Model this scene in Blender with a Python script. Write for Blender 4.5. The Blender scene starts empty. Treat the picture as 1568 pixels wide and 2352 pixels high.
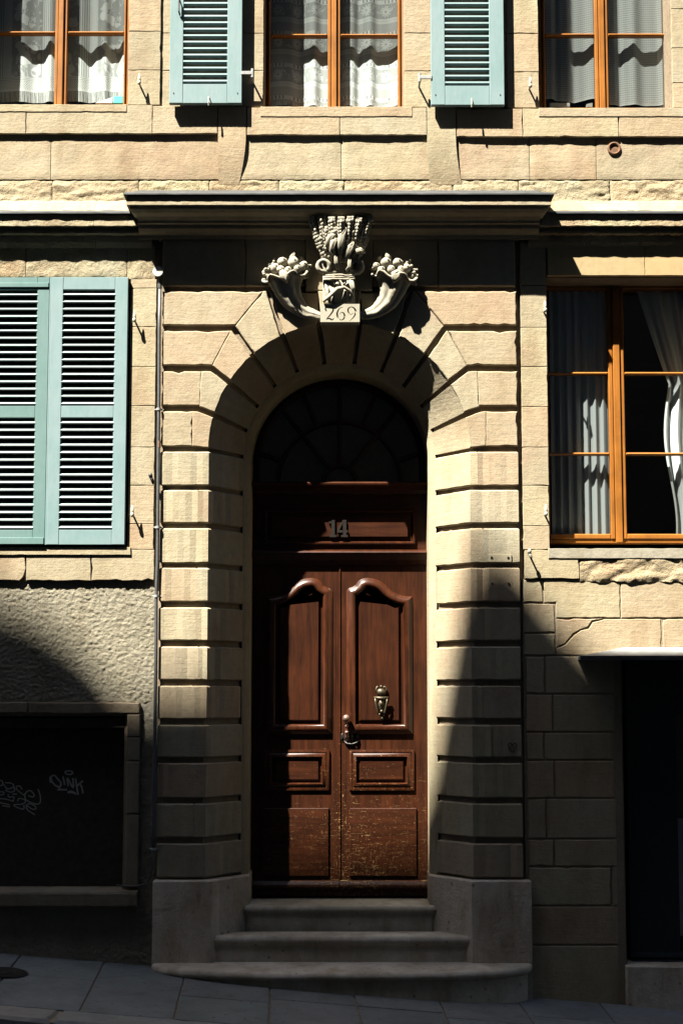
import bpy, bmesh, math, random
from mathutils import Vector, noise, Matrix

random.seed(7)
SC = bpy.context.scene
COL = SC.collection

# ------------------------------------------------------------------ camera
D = 8.5; F = 2975.0; TP = 0.085; EZ = 1.7        # distance to portal face, focal length and pitch
PH = math.atan(TP); CP, SP = math.cos(PH), math.sin(PH)
SH = 424.0 - F * TP                              # lens shift (in units of a 1568 x 2352 picture)
cam = bpy.data.cameras.new("camera"); camo = bpy.data.objects.new("camera", cam); COL.objects.link(camo)
cam.sensor_fit = 'VERTICAL'; cam.sensor_height = 36.0; cam.sensor_width = 24.0
cam.lens = F / 2352.0 * 36.0
cam.shift_y = SH / 2352.0
cam.clip_end = 500.0
camo.location = (0, -D, EZ); camo.rotation_euler = (math.pi / 2 + PH, 0, 0)
SC.camera = camo

# ------------------------------------------------------------------ sun and sky
TX, TZ = 1.07, 2.33                              # shadow run to the right / downwards per metre of depth
sd = Vector((TX, 1.0, -TZ)).normalized()
SUN_EL = math.asin(-sd.z); SUN_ROT = math.atan2(-sd.x, -sd.y)
sun = bpy.data.lights.new("sun", 'SUN'); suno = bpy.data.objects.new("sun", sun); COL.objects.link(suno)
sun.energy = 5.0; sun.angle = math.radians(0.5); sun.color = (1.0, 0.96, 0.855)
suno.rotation_euler = sd.to_track_quat('-Z', 'Y').to_euler(); suno.location = (-12, -12, 30)
wd = bpy.data.worlds.new("World"); SC.world = wd; wd.use_nodes = True
wn = wd.node_tree.nodes; wl = wd.node_tree.links
for n_ in list(wn): wn.remove(n_)
sky = wn.new('ShaderNodeTexSky'); sky.sky_type = 'NISHITA'; sky.sun_disc = False
sky.sun_elevation = SUN_EL; sky.sun_rotation = SUN_ROT
bg = wn.new('ShaderNodeBackground'); bg.inputs[1].default_value = 0.05
wo = wn.new('ShaderNodeOutputWorld')
wl.new(sky.outputs[0], bg.inputs[0]); wl.new(bg.outputs[0], wo.inputs[0])
SC.view_settings.view_transform = 'Standard'; SC.view_settings.look = 'None'
SC.view_settings.gamma = 1.0; SC.view_settings.use_curve_mapping = False
SC.view_settings.exposure = 2.68
SC.cycles.use_denoising = True
SC.cycles.max_bounces = 6; SC.cycles.diffuse_bounces = 1; SC.cycles.transparent_max_bounces = 12

# ------------------------------------------------------------------ measuring helpers
def ray(px, py):
    xc = (px - 784.0) / F; yc = (1176.0 - py + SH) / F
    return (xc, CP - yc * SP, SP + yc * CP)
def W(px, py, y=0.0):
    d = ray(px, py); t = (y + D) / d[1]
    return (t * d[0], EZ + t * d[2])
def Z(py, y=0.0): return W(784, py, y)[1]
def X(px, y=0.0, ref=1150): return W(px, ref, y)[0]
def Ysolve(py, z):
    d = ray(784, py); return (z - EZ) / d[2] * d[1] - D
SLOPE = 0.08
def gz(x): return -SLOPE * (x + 1.25) - .03
def G(px, py):
    d = ray(px, py); t = (-SLOPE * 1.25 - .03 - EZ) / (d[2] + SLOPE * d[0])
    return (t * d[0], t * d[1] - D)

# ------------------------------------------------------------------ mesh helpers
def mk(name, verts, faces, mat, parent=None, smooth=False, recalc=True):
    me = bpy.data.meshes.new(name); me.from_pydata([tuple(v) for v in verts], [], faces)
    if recalc:
        bm = bmesh.new(); bm.from_mesh(me); bmesh.ops.recalc_face_normals(bm, faces=bm.faces); bm.to_mesh(me); bm.free()
    if mat: me.materials.append(mat)
    if smooth:
        for p in me.polygons: p.use_smooth = True
    o = bpy.data.objects.new(name, me); COL.objects.link(o)
    if parent: o.parent = parent
    return o
def inst(src, parent=None, loc=None, rot=None, scale=None):
    o = src.copy(); COL.objects.link(o)
    if parent: o.parent = parent
    if loc is not None: o.location = loc
    if rot is not None: o.rotation_euler = rot
    if scale is not None: o.scale = scale
    return o
def empty(name, loc=(0, 0, 0), parent=None):
    o = bpy.data.objects.new(name, None); COL.objects.link(o); o.location = loc; o.empty_display_size = 0.2
    if parent: o.parent = parent
    return o
def tag(o, label, cat, group=None):
    o['label'] = label; o['category'] = cat
    if group: o['group'] = group
    return o

class MB:
    def __init__(s): s.v = []; s.f = []
    def add(s, v, f):
        k = len(s.v); s.v += [tuple(p) for p in v]; s.f += [tuple(i + k for i in q) for q in f]; return s
    def box(s, x0, x1, y0, y1, z0, z1):
        return s.add([(x0,y0,z0),(x1,y0,z0),(x1,y1,z0),(x0,y1,z0),(x0,y0,z1),(x1,y0,z1),(x1,y1,z1),(x0,y1,z1)],
                     [(0,3,2,1),(4,5,6,7),(0,1,5,4),(1,2,6,5),(2,3,7,6),(3,0,4,7)])
    def bbox(s, x0, x1, y0, y1, z0, z1, b=0.004):
        # box whose front (low y) edges are bevelled
        v = [(x0,y1,z0),(x1,y1,z0),(x1,y1,z1),(x0,y1,z1),(x0,y0+b,z0),(x1,y0+b,z0),(x1,y0+b,z1),(x0,y0+b,z1),
             (x0+b,y0,z0+b),(x1-b,y0,z0+b),(x1-b,y0,z1-b),(x0+b,y0,z1-b)]
        f = [(8,9,10,11)] + [(4+i,4+(i+1)%4,8+(i+1)%4,8+i) for i in range(4)] + [(i,(i+1)%4,4+(i+1)%4,4+i) for i in range(4)] + [(3,2,1,0)]
        return s.add(v, f)
    def ball(s, c, r, nu=10, nv=7, sc=(1,1,1)):
        v = [(c[0], c[1], c[2] + r*sc[2])]
        for j in range(1, nv):
            t = math.pi*j/nv
            for i in range(nu):
                a = 2*math.pi*i/nu
                v.append((c[0]+r*sc[0]*math.sin(t)*math.cos(a), c[1]+r*sc[1]*math.sin(t)*math.sin(a), c[2]+r*sc[2]*math.cos(t)))
        v.append((c[0], c[1], c[2]-r*sc[2])); f = []
        for i in range(nu): f.append((0, 1+i, 1+(i+1)%nu))
        for j in range(nv-2):
            for i in range(nu):
                a = 1+j*nu+i; b = 1+j*nu+(i+1)%nu
                f.append((a, a+nu, b+nu, b))
        k = 1+(nv-2)*nu
        for i in range(nu): f.append((k+i, len(v)-1, k+(i+1)%nu))
        return s.add(v, f)
    def tube(s, pts, rad, n=8, lobes=0, amp=0.0, flat=1.0, cap=True):
        pts = [Vector(p) for p in pts]; m = len(pts)
        if not hasattr(rad, '__len__'): rad = [rad]*m
        v = []; f = []
        for i, p in enumerate(pts):
            t = (pts[min(i+1,m-1)] - pts[max(i-1,0)]).normalized()
            up = Vector((0,-1,0)) if abs(t.y) < 0.9 else Vector((1,0,0))
            a = t.cross(up).normalized(); b = a.cross(t).normalized()
            for k in range(n):
                w = 2*math.pi*k/n; r = rad[i]*(1+amp*math.cos(lobes*w))
                v.append(p + a*(r*math.cos(w)) + b*(r*flat*math.sin(w)))
        for i in range(m-1):
            for k in range(n):
                f.append((i*n+k, i*n+(k+1)%n, (i+1)*n+(k+1)%n, (i+1)*n+k))
        if cap:
            f.append(tuple(range(n-1,-1,-1))); f.append(tuple((m-1)*n+k for k in range(n)))
        return s.add(v, f)
    def disc(s, c, r, y0, y1, n=24, axis='Y', r2=None):
        r2 = r if r2 is None else r2
        v = []
        for (rr, y) in ((r, y0), (r2, y1)):
            for k in range(n):
                w = 2*math.pi*k/n
                v.append((c[0]+rr*math.cos(w), y, c[1]+rr*math.sin(w)) if axis == 'Y' else (c[0]+rr*math.cos(w), c[1]+rr*math.sin(w), y))
        f = [tuple(range(n)), tuple(range(2*n-1, n-1, -1))] + [(k,(k+1)%n,n+(k+1)%n,n+k) for k in range(n)]
        return s.add(v, f)
    def build(s, name, mat, parent=None, smooth=False): return mk(name, s.v, s.f, mat, parent, smooth)

def smooth_by_angle(o, ang=40):
    # mark edges sharper than ang so that smooth shading keeps them
    me = o.data
    for p in me.polygons: p.use_smooth = True
    bm = bmesh.new(); bm.from_mesh(me)
    for e in bm.edges:
        if len(e.link_faces) == 2 and e.calc_face_angle(0) > math.radians(ang): e.smooth = False
    bm.to_mesh(me); bm.free()
    return o

def resample(poly, seg):
    out = []; n = len(poly)
    for i in range(n):
        a = Vector(poly[i]); b = Vector(poly[(i+1)%n]); L = (b-a).length
        k = max(1, int(round(L/seg)))
        for j in range(k): out.append(a.lerp(b, j/k))
    return out
def area2(p): return sum(p[i][0]*p[(i+1)%len(p)][1]-p[(i+1)%len(p)][0]*p[i][1] for i in range(len(p)))
def inset(poly, d):
    # poly counter-clockwise; positive d moves inwards
    n = len(poly); out = []
    for i in range(n):
        a = Vector(poly[i-1]); b = Vector(poly[i]); c = Vector(poly[(i+1)%n])
        e1 = (b-a); e2 = (c-b)
        if e1.length < 1e-9: e1 = e2
        if e2.length < 1e-9: e2 = e1
        e1 = e1.normalized(); e2 = e2.normalized()
        n1 = Vector((-e1.y, e1.x)); n2 = Vector((-e2.y, e2.x)); m = (n1+n2)
        if m.length < 1e-6: m = n1
        m.normalize(); out.append(b + m*(d/max(0.45, m.dot(n1))))
    return out
def rough_poly(poly, seg=0.035, jit=0.002, chip=0.05):
    if area2(poly) < 0: poly = poly[::-1]
    p = resample(poly, seg)
    n = len(p); q = inset(p, 1.0); out = []
    for i in range(n):
        m = (q[i]-p[i]).normalized()
        d = abs(random.gauss(0, 1))*jit
        if random.random() < chip: d += random.random()*jit*4
        out.append(p[i] + m*d)
    return out
def prism(poly, axis, a0, a1, bev=0.004, jit=0.002, seg=0.035, both=False, chip=0.05):
    """solid from a 2-D outline: axis 'Y' = outline in XZ facing -Y from a0 back to a1; axis 'Z' = plan outline from a0 up to a1"""
    p = rough_poly(poly, seg, jit, chip) if jit > 0 else ([Vector(t) for t in poly] if area2(poly) > 0 else [Vector(t) for t in poly[::-1]])
    ip = inset(p, bev)
    j = lambda: random.uniform(-.3, .3)*bev
    T = (lambda q, a: (q[0], a, q[1])) if axis == 'Y' else (lambda q, a: (q[0], q[1], a))
    rings = [[T(q, a0) for q in ip], [T(q, a0+bev+j()) for q in p]]
    if both: rings += [[T(q, a1-bev+j()) for q in p], [T(q, a1) for q in ip]]
    else: rings += [[T(q, a1) for q in p]]
    n = len(p); v = [c for r in rings for c in r]; f = []
    for k in range(len(rings)-1):
        for i in range(n):
            f.append((k*n+i, k*n+(i+1)%n, (k+1)*n+(i+1)%n, (k+1)*n+i))
    f.append(tuple(range(n-1, -1, -1))); f.append(tuple((len(rings)-1)*n+i for i in range(n)))
    return v, f

# ------------------------------------------------------------------ materials
class N:
    def __init__(s, name):
        s.m = bpy.data.materials.new(name); s.m.use_nodes = True; s.t = s.m.node_tree
        for n in list(s.t.nodes): s.t.nodes.remove(n)
        s.out = s.t.nodes.new('ShaderNodeOutputMaterial'); s.b = s.t.nodes.new('ShaderNodeBsdfPrincipled')
        s.t.links.new(s.b.outputs[0], s.out.inputs[0])
    def n(s, typ, **kw):
        d = s.t.nodes.new('ShaderNode'+typ)
        for k, v in kw.items():
            if k.startswith('i_'):
                key = k[2:]; key = int(key) if key.isdigit() else key.replace('_', ' ')
                s.set(d, key, v)
            else: setattr(d, k, v)
        return d
    def set(s, d, key, v):
        if isinstance(v, bpy.types.NodeSocket): s.t.links.new(v, d.inputs[key])
        elif isinstance(v, bpy.types.Node): s.t.links.new(v.outputs[0], d.inputs[key])
        else: d.inputs[key].default_value = v
    def math(s, op, a, b=0.0, c=None, clamp=False):
        d = s.n('Math', operation=op); d.use_clamp = clamp
        s.set(d, 0, a); s.set(d, 1, b)
        if c is not None: s.set(d, 2, c)
        return d.outputs[0]
    def pos(s, scale=(1, 1, 1), rot=(0, 0, 0)):
        g = s.n('NewGeometry'); mp = s.n('Mapping'); s.t.links.new(g.outputs['Position'], mp.inputs[0])
        mp.inputs['Scale'].default_value = scale; mp.inputs['Rotation'].default_value = rot
        return mp.outputs[0]
    def noise(s, vec, scale, detail=4.0, rough=0.55, dist=0.0):
        d = s.n('TexNoise'); s.t.links.new(vec, d.inputs['Vector'])
        d.inputs['Scale'].default_value = scale; d.inputs['Detail'].default_value = detail
        d.inputs['Roughness'].default_value = rough; d.inputs['Distortion'].default_value = dist
        return d.outputs[0]
    def ramp(s, fac, stops, interp='LINEAR'):
        d = s.n('ValToRGB'); s.t.links.new(fac, d.inputs[0]); e = d.color_ramp.elements; d.color_ramp.interpolation = interp
        while len(e) > 1: e.remove(e[-1])
        for i, (p, c) in enumerate(stops):
            k = e[0] if i == 0 else e.new(p)
            k.position = p; k.color = (*c, 1) if not isinstance(c, (int, float)) else (c, c, c, 1)
        return d.outputs[0]
    def mix(s, fac, a, b, blend='MIX'):
        d = s.n('MixRGB', blend_type=blend)
        for k, v in ((0, fac), (1, a), (2, b)):
            if isinstance(v, tuple) and len(v) == 3: v = (*v, 1)
            s.set(d, k, v)
        return d.outputs[0]
    def bump(s, h, strength=0.5, dist=0.01, normal=None):
        d = s.n('Bump'); s.t.links.new(h, d.inputs['Height']); d.inputs['Strength'].default_value = strength; d.inputs['Distance'].default_value = dist
        if normal is not None: s.t.links.new(normal, d.inputs['Normal'])
        return d.outputs[0]
    def fin(s, color=None, rough=None, normal=None, metal=None, spec=None):
        for key, v in (('Base Color', color), ('Roughness', rough), ('Normal', normal), ('Metallic', metal), ('Specular IOR Level', spec)):
            if v is not None:
                if isinstance(v, tuple) and len(v) == 3: v = (*v, 1)
                s.set(s.b, key, v)
        return s.m

def stone_mat(name, a, b, c, bump=0.5, coarse=0.5, fine=1.0, stain=0.35, hatch=0.0, var=0.8, spots=0.0, streak=0.22):
    m = N(name); p = m.pos(); oi = m.n('ObjectInfo')
    add = m.n('VectorMath', operation='ADD'); m.t.links.new(p, add.inputs[0])
    sc = m.n('VectorMath', operation='SCALE'); cx = m.n('CombineXYZ')
    for k in range(3): m.t.links.new(oi.outputs['Random'], cx.inputs[k])
    m.t.links.new(cx.outputs[0], sc.inputs[0]); sc.inputs['Scale'].default_value = 17.0
    m.t.links.new(sc.outputs[0], add.inputs[1]); pv = add.outputs[0]      # each stone gets its own patch of pattern
    big = m.noise(pv, 2.2, 5, 0.6)
    col = m.ramp(big, [(0.30, a), (0.5, b), (0.70, c)])
    tint = m.ramp(oi.outputs['Random'], [(0.0, (1.05, 1.03, 0.94)), (0.3, (1.0, 1.0, 1.0)), (0.6, (1.05, .95, .90)), (0.8, (1.04, .92, .85)), (1.0, (0.92, 0.93, 0.92))])
    col = m.mix(var, col, m.mix(1.0, col, tint, 'MULTIPLY'))
    mott = m.noise(pv, 23, 8, 0.7)
    col = m.mix(0.55, col, m.ramp(mott, [(0.3, 0.72), (0.55, 1.0), (0.8, 1.12)]), 'MULTIPLY')
    st = m.noise(m.pos((1.6, 1.6, 0.6)), 3.1, 6, 0.65)
    col = m.mix(stain, col, m.ramp(st, [(0.34, (0.62, 0.53, 0.42)), (0.52, (1, 1, 1))]), 'MULTIPLY')
    sk = m.noise(m.pos((4, 4, .8)), 1.5, 5, 0.6, .3)
    col = m.mix(streak, col, m.ramp(sk, [(0.36, (.66, .60, .52)), (0.50, (1, 1, 1)), (.72, (1.06, 1.05, 1.03))]), 'MULTIPLY')
    if spots:
        vs = m.n('TexVoronoi'); m.t.links.new(m.pos(), vs.inputs['Vector']); vs.inputs['Scale'].default_value = 13.0
        sp = m.ramp(vs.outputs['Distance'], [(.10, 1.0), (.17, 0.0)]); sp = m.mix(1.0, sp, m.ramp(m.noise(m.pos(), 5, 2), [(.5, 0.0), (.56, 1.0)]), 'MULTIPLY')
        col = m.mix(m.math('MULTIPLY', sp, spots), col, (.03, .03, .028))
    n1 = m.noise(pv, 7, 5, 0.6, 0.4); n2 = m.noise(pv, 42, 8, 0.7); n3 = m.noise(pv, 150, 3, 0.6)
    vo = m.n('TexVoronoi'); m.t.links.new(pv, vo.inputs['Vector']); vo.inputs['Scale'].default_value = 55.0
    pit = m.ramp(vo.outputs['Distance'], [(0.0, 0.0), (0.22, 1.0)])
    pitm = m.ramp(m.noise(pv, 9, 3), [(0.56, 1.0), (0.66, 0.0)])
    pit = m.mix(pitm, pit, (1, 1, 1))
    h = m.math('ADD', m.math('MULTIPLY', n1, 1.6*coarse), m.math('MULTIPLY', n2, 0.55*fine))
    h = m.math('ADD', h, m.math('MULTIPLY', n3, 0.12*fine)); h = m.math('ADD', h, m.math('MULTIPLY', pit, 0.10))
    if hatch:
        hn = m.noise(m.pos((6, 6, 70)), 1.0, 3, 0.6, 0.5); h = m.math('ADD', h, m.math('MULTIPLY', hn, 0.30*hatch))
    return m.fin(col, 0.9, m.bump(h, bump, 0.02), spec=0.2)

M_STONE = stone_mat('sandstone', (0.2395, 0.1845, 0.1262), (0.2525, 0.2136, 0.1438), (0.259, 0.2279, 0.1618), 0.36, .35, 1.0, hatch=.8)
M_RUST = stone_mat('rusticated_sandstone', (0.2395, 0.1864, 0.1295), (0.2492, 0.2136, 0.1476), (0.2557, 0.2266, 0.1632), 0.32, .3, 1.0, stain=.3, hatch=.8)
M_ROUGH = stone_mat('weathered_sandstone', (0.2331, 0.1845, 0.1165), (0.2557, 0.2214, 0.1457), (0.2622, 0.2331, 0.1618), 0.8, .8, 1.5)
M_PALE = stone_mat('pale_limestone', (0.2012, 0.1767, 0.1359), (0.2229, 0.2012, 0.1577), (0.2339, 0.2148, 0.1794), 0.4, .5, .9)
M_LINTEL = stone_mat('ochre_render', (0.2719, 0.2007, 0.1036), (0.2849, 0.2136, 0.1133), (0.2946, 0.2234, 0.123), 0.12, .3, .6, stain=.1)
M_GREY = stone_mat('grey_plinth_stone', (0.3105, 0.2702, 0.207), (0.4025, 0.3622, 0.2875), (0.4715, 0.437, 0.3622), 0.6, .6, 1.2, stain=.7, spots=.5)
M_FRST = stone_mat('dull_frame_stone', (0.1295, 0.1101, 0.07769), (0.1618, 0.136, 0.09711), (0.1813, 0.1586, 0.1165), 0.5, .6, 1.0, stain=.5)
M_CARVE = stone_mat('carved_limestone', (0.2331, 0.2104, 0.1618), (0.259, 0.2363, 0.1845), (0.2719, 0.2525, 0.2007), 0.12, .2, .7, stain=.15, var=.1)
M_STEP = stone_mat('worn_step_stone', (0.299, 0.2645, 0.2012), (0.391, 0.3507, 0.276), (0.46, 0.4197, 0.3392), 0.45, .6, 1.0, stain=.7, spots=.5)
M_PLASTER = stone_mat('rough_cast_plaster', (0.1748, 0.1586, 0.1198), (0.2007, 0.1813, 0.1392), (0.2201, 0.2007, 0.1586), 1.0, .5, 2.0, stain=.3)
M_MORTAR = stone_mat('mortar', (0.1748, 0.1327, 0.09064), (0.1942, 0.1521, 0.1036), (0.2136, 0.1716, 0.1198), 0.5, .4, 1.0, stain=.2, var=.1)
M_SLAB = stone_mat('grey_paving', (0.08856, 0.09738, 0.09738), (0.1121, 0.1211, 0.1211), (0.1328, 0.1388, 0.1388), 0.25, .4, 1.0, stain=.4, spots=.6)
M_KERB = stone_mat('granite_kerb', (0.1246, 0.1312, 0.1214), (0.164, 0.1673, 0.1574), (0.1968, 0.1968, 0.1837), 0.3, .3, 1.6, stain=.25)
M_FAR = stone_mat('far_render', (.075, .07, .06), (.09, .085, .075), (.10, .095, .085), 0.2, .4, 1.0, stain=.2, var=.1)

def simple(name, col, rough=0.5, metal=0.0, nscale=30.0, namp=0.15, bump=0.05, spec=0.22):
    m = N(name); n = m.noise(m.pos(), nscale, 6, 0.65)
    c = m.mix(1.0, col, m.ramp(n, [(0.3, 1-namp), (0.7, 1+namp)]), 'MULTIPLY')
    return m.fin(c, rough, m.bump(n, bump*4, 0.003), metal, spec)
M_LEAD = simple('lead_flashing', (.035, .036, .036), .65, 0.0, 12, .35, .1)
M_ZINC = simple('weathered_zinc', (0.2295, 0.2295, 0.221), .55, 0.2, 14, .25, .1)
M_PIPE = simple('galvanised_conduit', (0.07342, 0.07501, 0.07501), .5, .4, 40, .2)
M_RUSTY = simple('rusted_iron', (.13, .07, .04), .8, 0.2, 60, .4)
M_IRON = simple('dark_wrought_iron', (.05, .048, .045), .45, .7, 60, .3)
M_BRASS = simple('aged_brass', (0.072, 0.0585, 0.03825), .5, .8, 50, .35)
M_BRONZE = simple('brown_knob_bronze', (.22, .13, .10), .35, .7, 50, .2)
M_CREAM = simple('cream_painted_iron', (0.2972, 0.2778, 0.2132), .55, 0, 60, .15)
M_WHITE = simple('white_enamel', (0.3876, 0.3747, 0.3359), .4, 0, 30, .08)
M_DARK = simple('dark_interior', (.025, .024, .022), .9, 0, 5, .2)
M_BOARD = simple('blackened_board', (.028, .024, .018), .75, 0, 20, .35, .2)
M_SHOP = simple('blue_black_shop_paint', (.012, .018, .022), .4, 0, 20, .2)
M_SPRAY = simple('grey_spray_paint', (.30, .29, .27), .7, 0, 60, .25)
M_INK = simple('black_marker_ink', (.02, .018, .016), .7)
M_NUM = simple('numeral_metal', (.011, .009, .007), .85, .0, 60, .3, spec=.1)
M_TURQ = simple('turquoise_card', (0.07752, 0.4005, 0.3618), .6)
M_PAPER = simple('white_paper', (0.4651, 0.4587, 0.4264), .7)
M_PLATE = simple('beige_plate', (0.3359, 0.2907, 0.2003), .5)
M_ASPH = simple('asphalt', (.045, .047, .048), .9, 0, 120, .4, .3)
M_CAST = simple('cast_iron_cover', (.03, .028, .025), .6, .5, 60, .4, .3)

def shutter_mat(name, col):
    m = N(name); p = m.pos(); n = m.noise(p, 3.0, 5, .6); f = m.noise(m.pos((40, 40, 9)), 1.0, 5, .7)
    c = m.mix(1.0, col, m.ramp(n, [(.32, (.80, .90, .88)), (.55, (1, 1, 1)), (.75, (1.06, 1.03, 1.03))]), 'MULTIPLY')
    c = m.mix(.5, c, m.ramp(f, [(.3, .82), (.55, 1.0), (.8, 1.06)]), 'MULTIPLY')
    d = m.ramp(m.noise(p, 34, 6, .75), [(.66, 0.0), (.73, 1.0)])
    c = m.mix(m.math('MULTIPLY', d, .45), c, (.20, .22, .20))
    return m.fin(c, .6, m.bump(f, .12, .004), spec=.2)
M_SHUT = shutter_mat('pale_aqua_paint', (.142, .196, .200))
M_SHUT2 = shutter_mat('greener_aqua_paint', (.092, .150, .143))
M_SLAT = shutter_mat('faded_slat_paint', (0.1955, 0.2239, 0.2208))

def wood(name, a, b, rough=.4, gr=(18, 18, 1.4), scratch=0.0, coat=0.0, z0=1.6, z1=.5):
    m = N(name); p = m.pos(gr); n = m.noise(p, 2.0, 7, .65, .6); q = m.noise(m.pos((60, 60, 4)), 2.0, 4, .6)
    c = m.ramp(n, [(.3, a), (.7, b)])
    c = m.mix(.5, c, m.ramp(q, [(.3, .70), (.6, 1.05)]), 'MULTIPLY')
    blot = m.noise(m.pos(), 4.5, 5, .6)
    c = m.mix(.6, c, m.ramp(blot, [(.35, .62), (.6, 1.1)]), 'MULTIPLY')
    r = rough
    h = q
    if scratch:
        sx = m.n('SeparateXYZ'); g = m.n('NewGeometry'); m.t.links.new(g.outputs['Position'], sx.inputs[0])
        mr = m.n('MapRange', clamp=True); m.t.links.new(sx.outputs[2], mr.inputs[0])
        mr.inputs[1].default_value = z0; mr.inputs[2].default_value = z1; mr.inputs[3].default_value = 0.0; mr.inputs[4].default_value = 1.0
        wear = mr.outputs[0]
        s = None
        for (sc, rot, lo) in (((9, 9, 70), .25, .655), ((60, 9, 14), -.5, .67), ((16, 16, 60), .9, .665), ((38, 38, 38), 0, .68)):
            k = m.noise(m.pos(sc, (0, rot, 0)), 1.6, 5, .7, .7)
            thr = m.math('SUBTRACT', lo + .03, m.math('MULTIPLY', wear, .10))
            k = m.math('MULTIPLY', m.math('SUBTRACT', k, thr), 22.0, clamp=True)
            s = k if s is None else m.math('MAXIMUM', s, k)
        patch = m.ramp(m.noise(m.pos(), 3.3, 4), [(.38, 0.0), (.58, 1.0)])
        patch2 = m.math('MAXIMUM', patch, .3)
        mx_ = m.n('MapRange', clamp=True); m.t.links.new(sx.outputs[0], mx_.inputs[0]); mx_.inputs[1].default_value = -.16; mx_.inputs[2].default_value = .04; mx_.inputs[3].default_value = .35; mx_.inputs[4].default_value = 1.15
        patch2 = m.math('MULTIPLY', patch2, mx_.outputs[0])
        s = m.math('MULTIPLY', m.math('MULTIPLY', s, patch2), scratch, clamp=True)
        s = m.math('MULTIPLY', s, m.math('MULTIPLY', wear, 2.2, clamp=True))
        c = m.mix(s, c, (.22, .125, .048)); 
        rr = m.n('MapRange'); m.t.links.new(s, rr.inputs[0]); rr.inputs[3].default_value = rough; rr.inputs[4].default_value = .8; r = rr.outputs[0]
    m.fin(c, r, m.bump(h, .10, .003))
    m.b.inputs['Specular IOR Level'].default_value = .18; m.b.inputs['Coat Weight'].default_value = coat; m.b.inputs['Coat Roughness'].default_value = .2
    return m.m
M_DOOR = wood('mahogany_varnish', (.0130, .0034, .0011), (.040, .0108, .0033), .42, (16, 16, 1.2), 1.1, .06)
M_DOORH = wood('mahogany_varnish_crossgrain', (.0130, .0034, .0011), (.040, .0108, .0033), .42, (1.2, 16, 16), 1.1, .06)
M_DOORM = wood('worn_mahogany_moulding', (.018, .0047, .0016), (.048, .0130, .0041), .38, (14, 14, 3), 1.5, .35, 1.9, .7)
M_FRAME = wood('orange_window_wood', (.185, .066, .0105), (.24, .092, .0150), .45, (26, 26, 1.6), 0, .1)
M_FRAMEH = wood('orange_window_wood_rail', (.185, .066, .0105), (.24, .092, .0150), .45, (1.6, 26, 26), 0, .1)

def glass_mat(name, refl=.10, tint=(.93, .96, .95)):
    m = N(name); m.t.nodes.remove(m.b)
    tr = m.n('BsdfTransparent'); tr.inputs[0].default_value = (*tint, 1)
    gl = m.n('BsdfGlossy'); gl.inputs['Roughness'].default_value = .03; gl.inputs[0].default_value = (1, 1, 1, 1)
    nb = m.bump(m.noise(m.pos(), 3.0, 2), .03, .02); m.t.links.new(nb, gl.inputs['Normal'])
    lw = m.n('LayerWeight'); lw.inputs[0].default_value = .25
    fac = m.math('ADD', m.math('MULTIPLY', lw.outputs['Fresnel'], .7), refl*.3, clamp=True)
    mx = m.n('MixShader'); m.t.links.new(fac, mx.inputs[0]); m.t.links.new(tr.outputs[0], mx.inputs[1]); m.t.links.new(gl.outputs[0], mx.inputs[2])
    m.t.links.new(mx.outputs[0], m.out.inputs[0]); return m.m
M_GLASS = glass_mat('window_glass')
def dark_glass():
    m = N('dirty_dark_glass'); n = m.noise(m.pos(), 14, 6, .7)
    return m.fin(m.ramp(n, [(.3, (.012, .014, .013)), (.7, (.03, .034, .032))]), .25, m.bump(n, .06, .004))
M_DGLASS = dark_glass()

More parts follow.
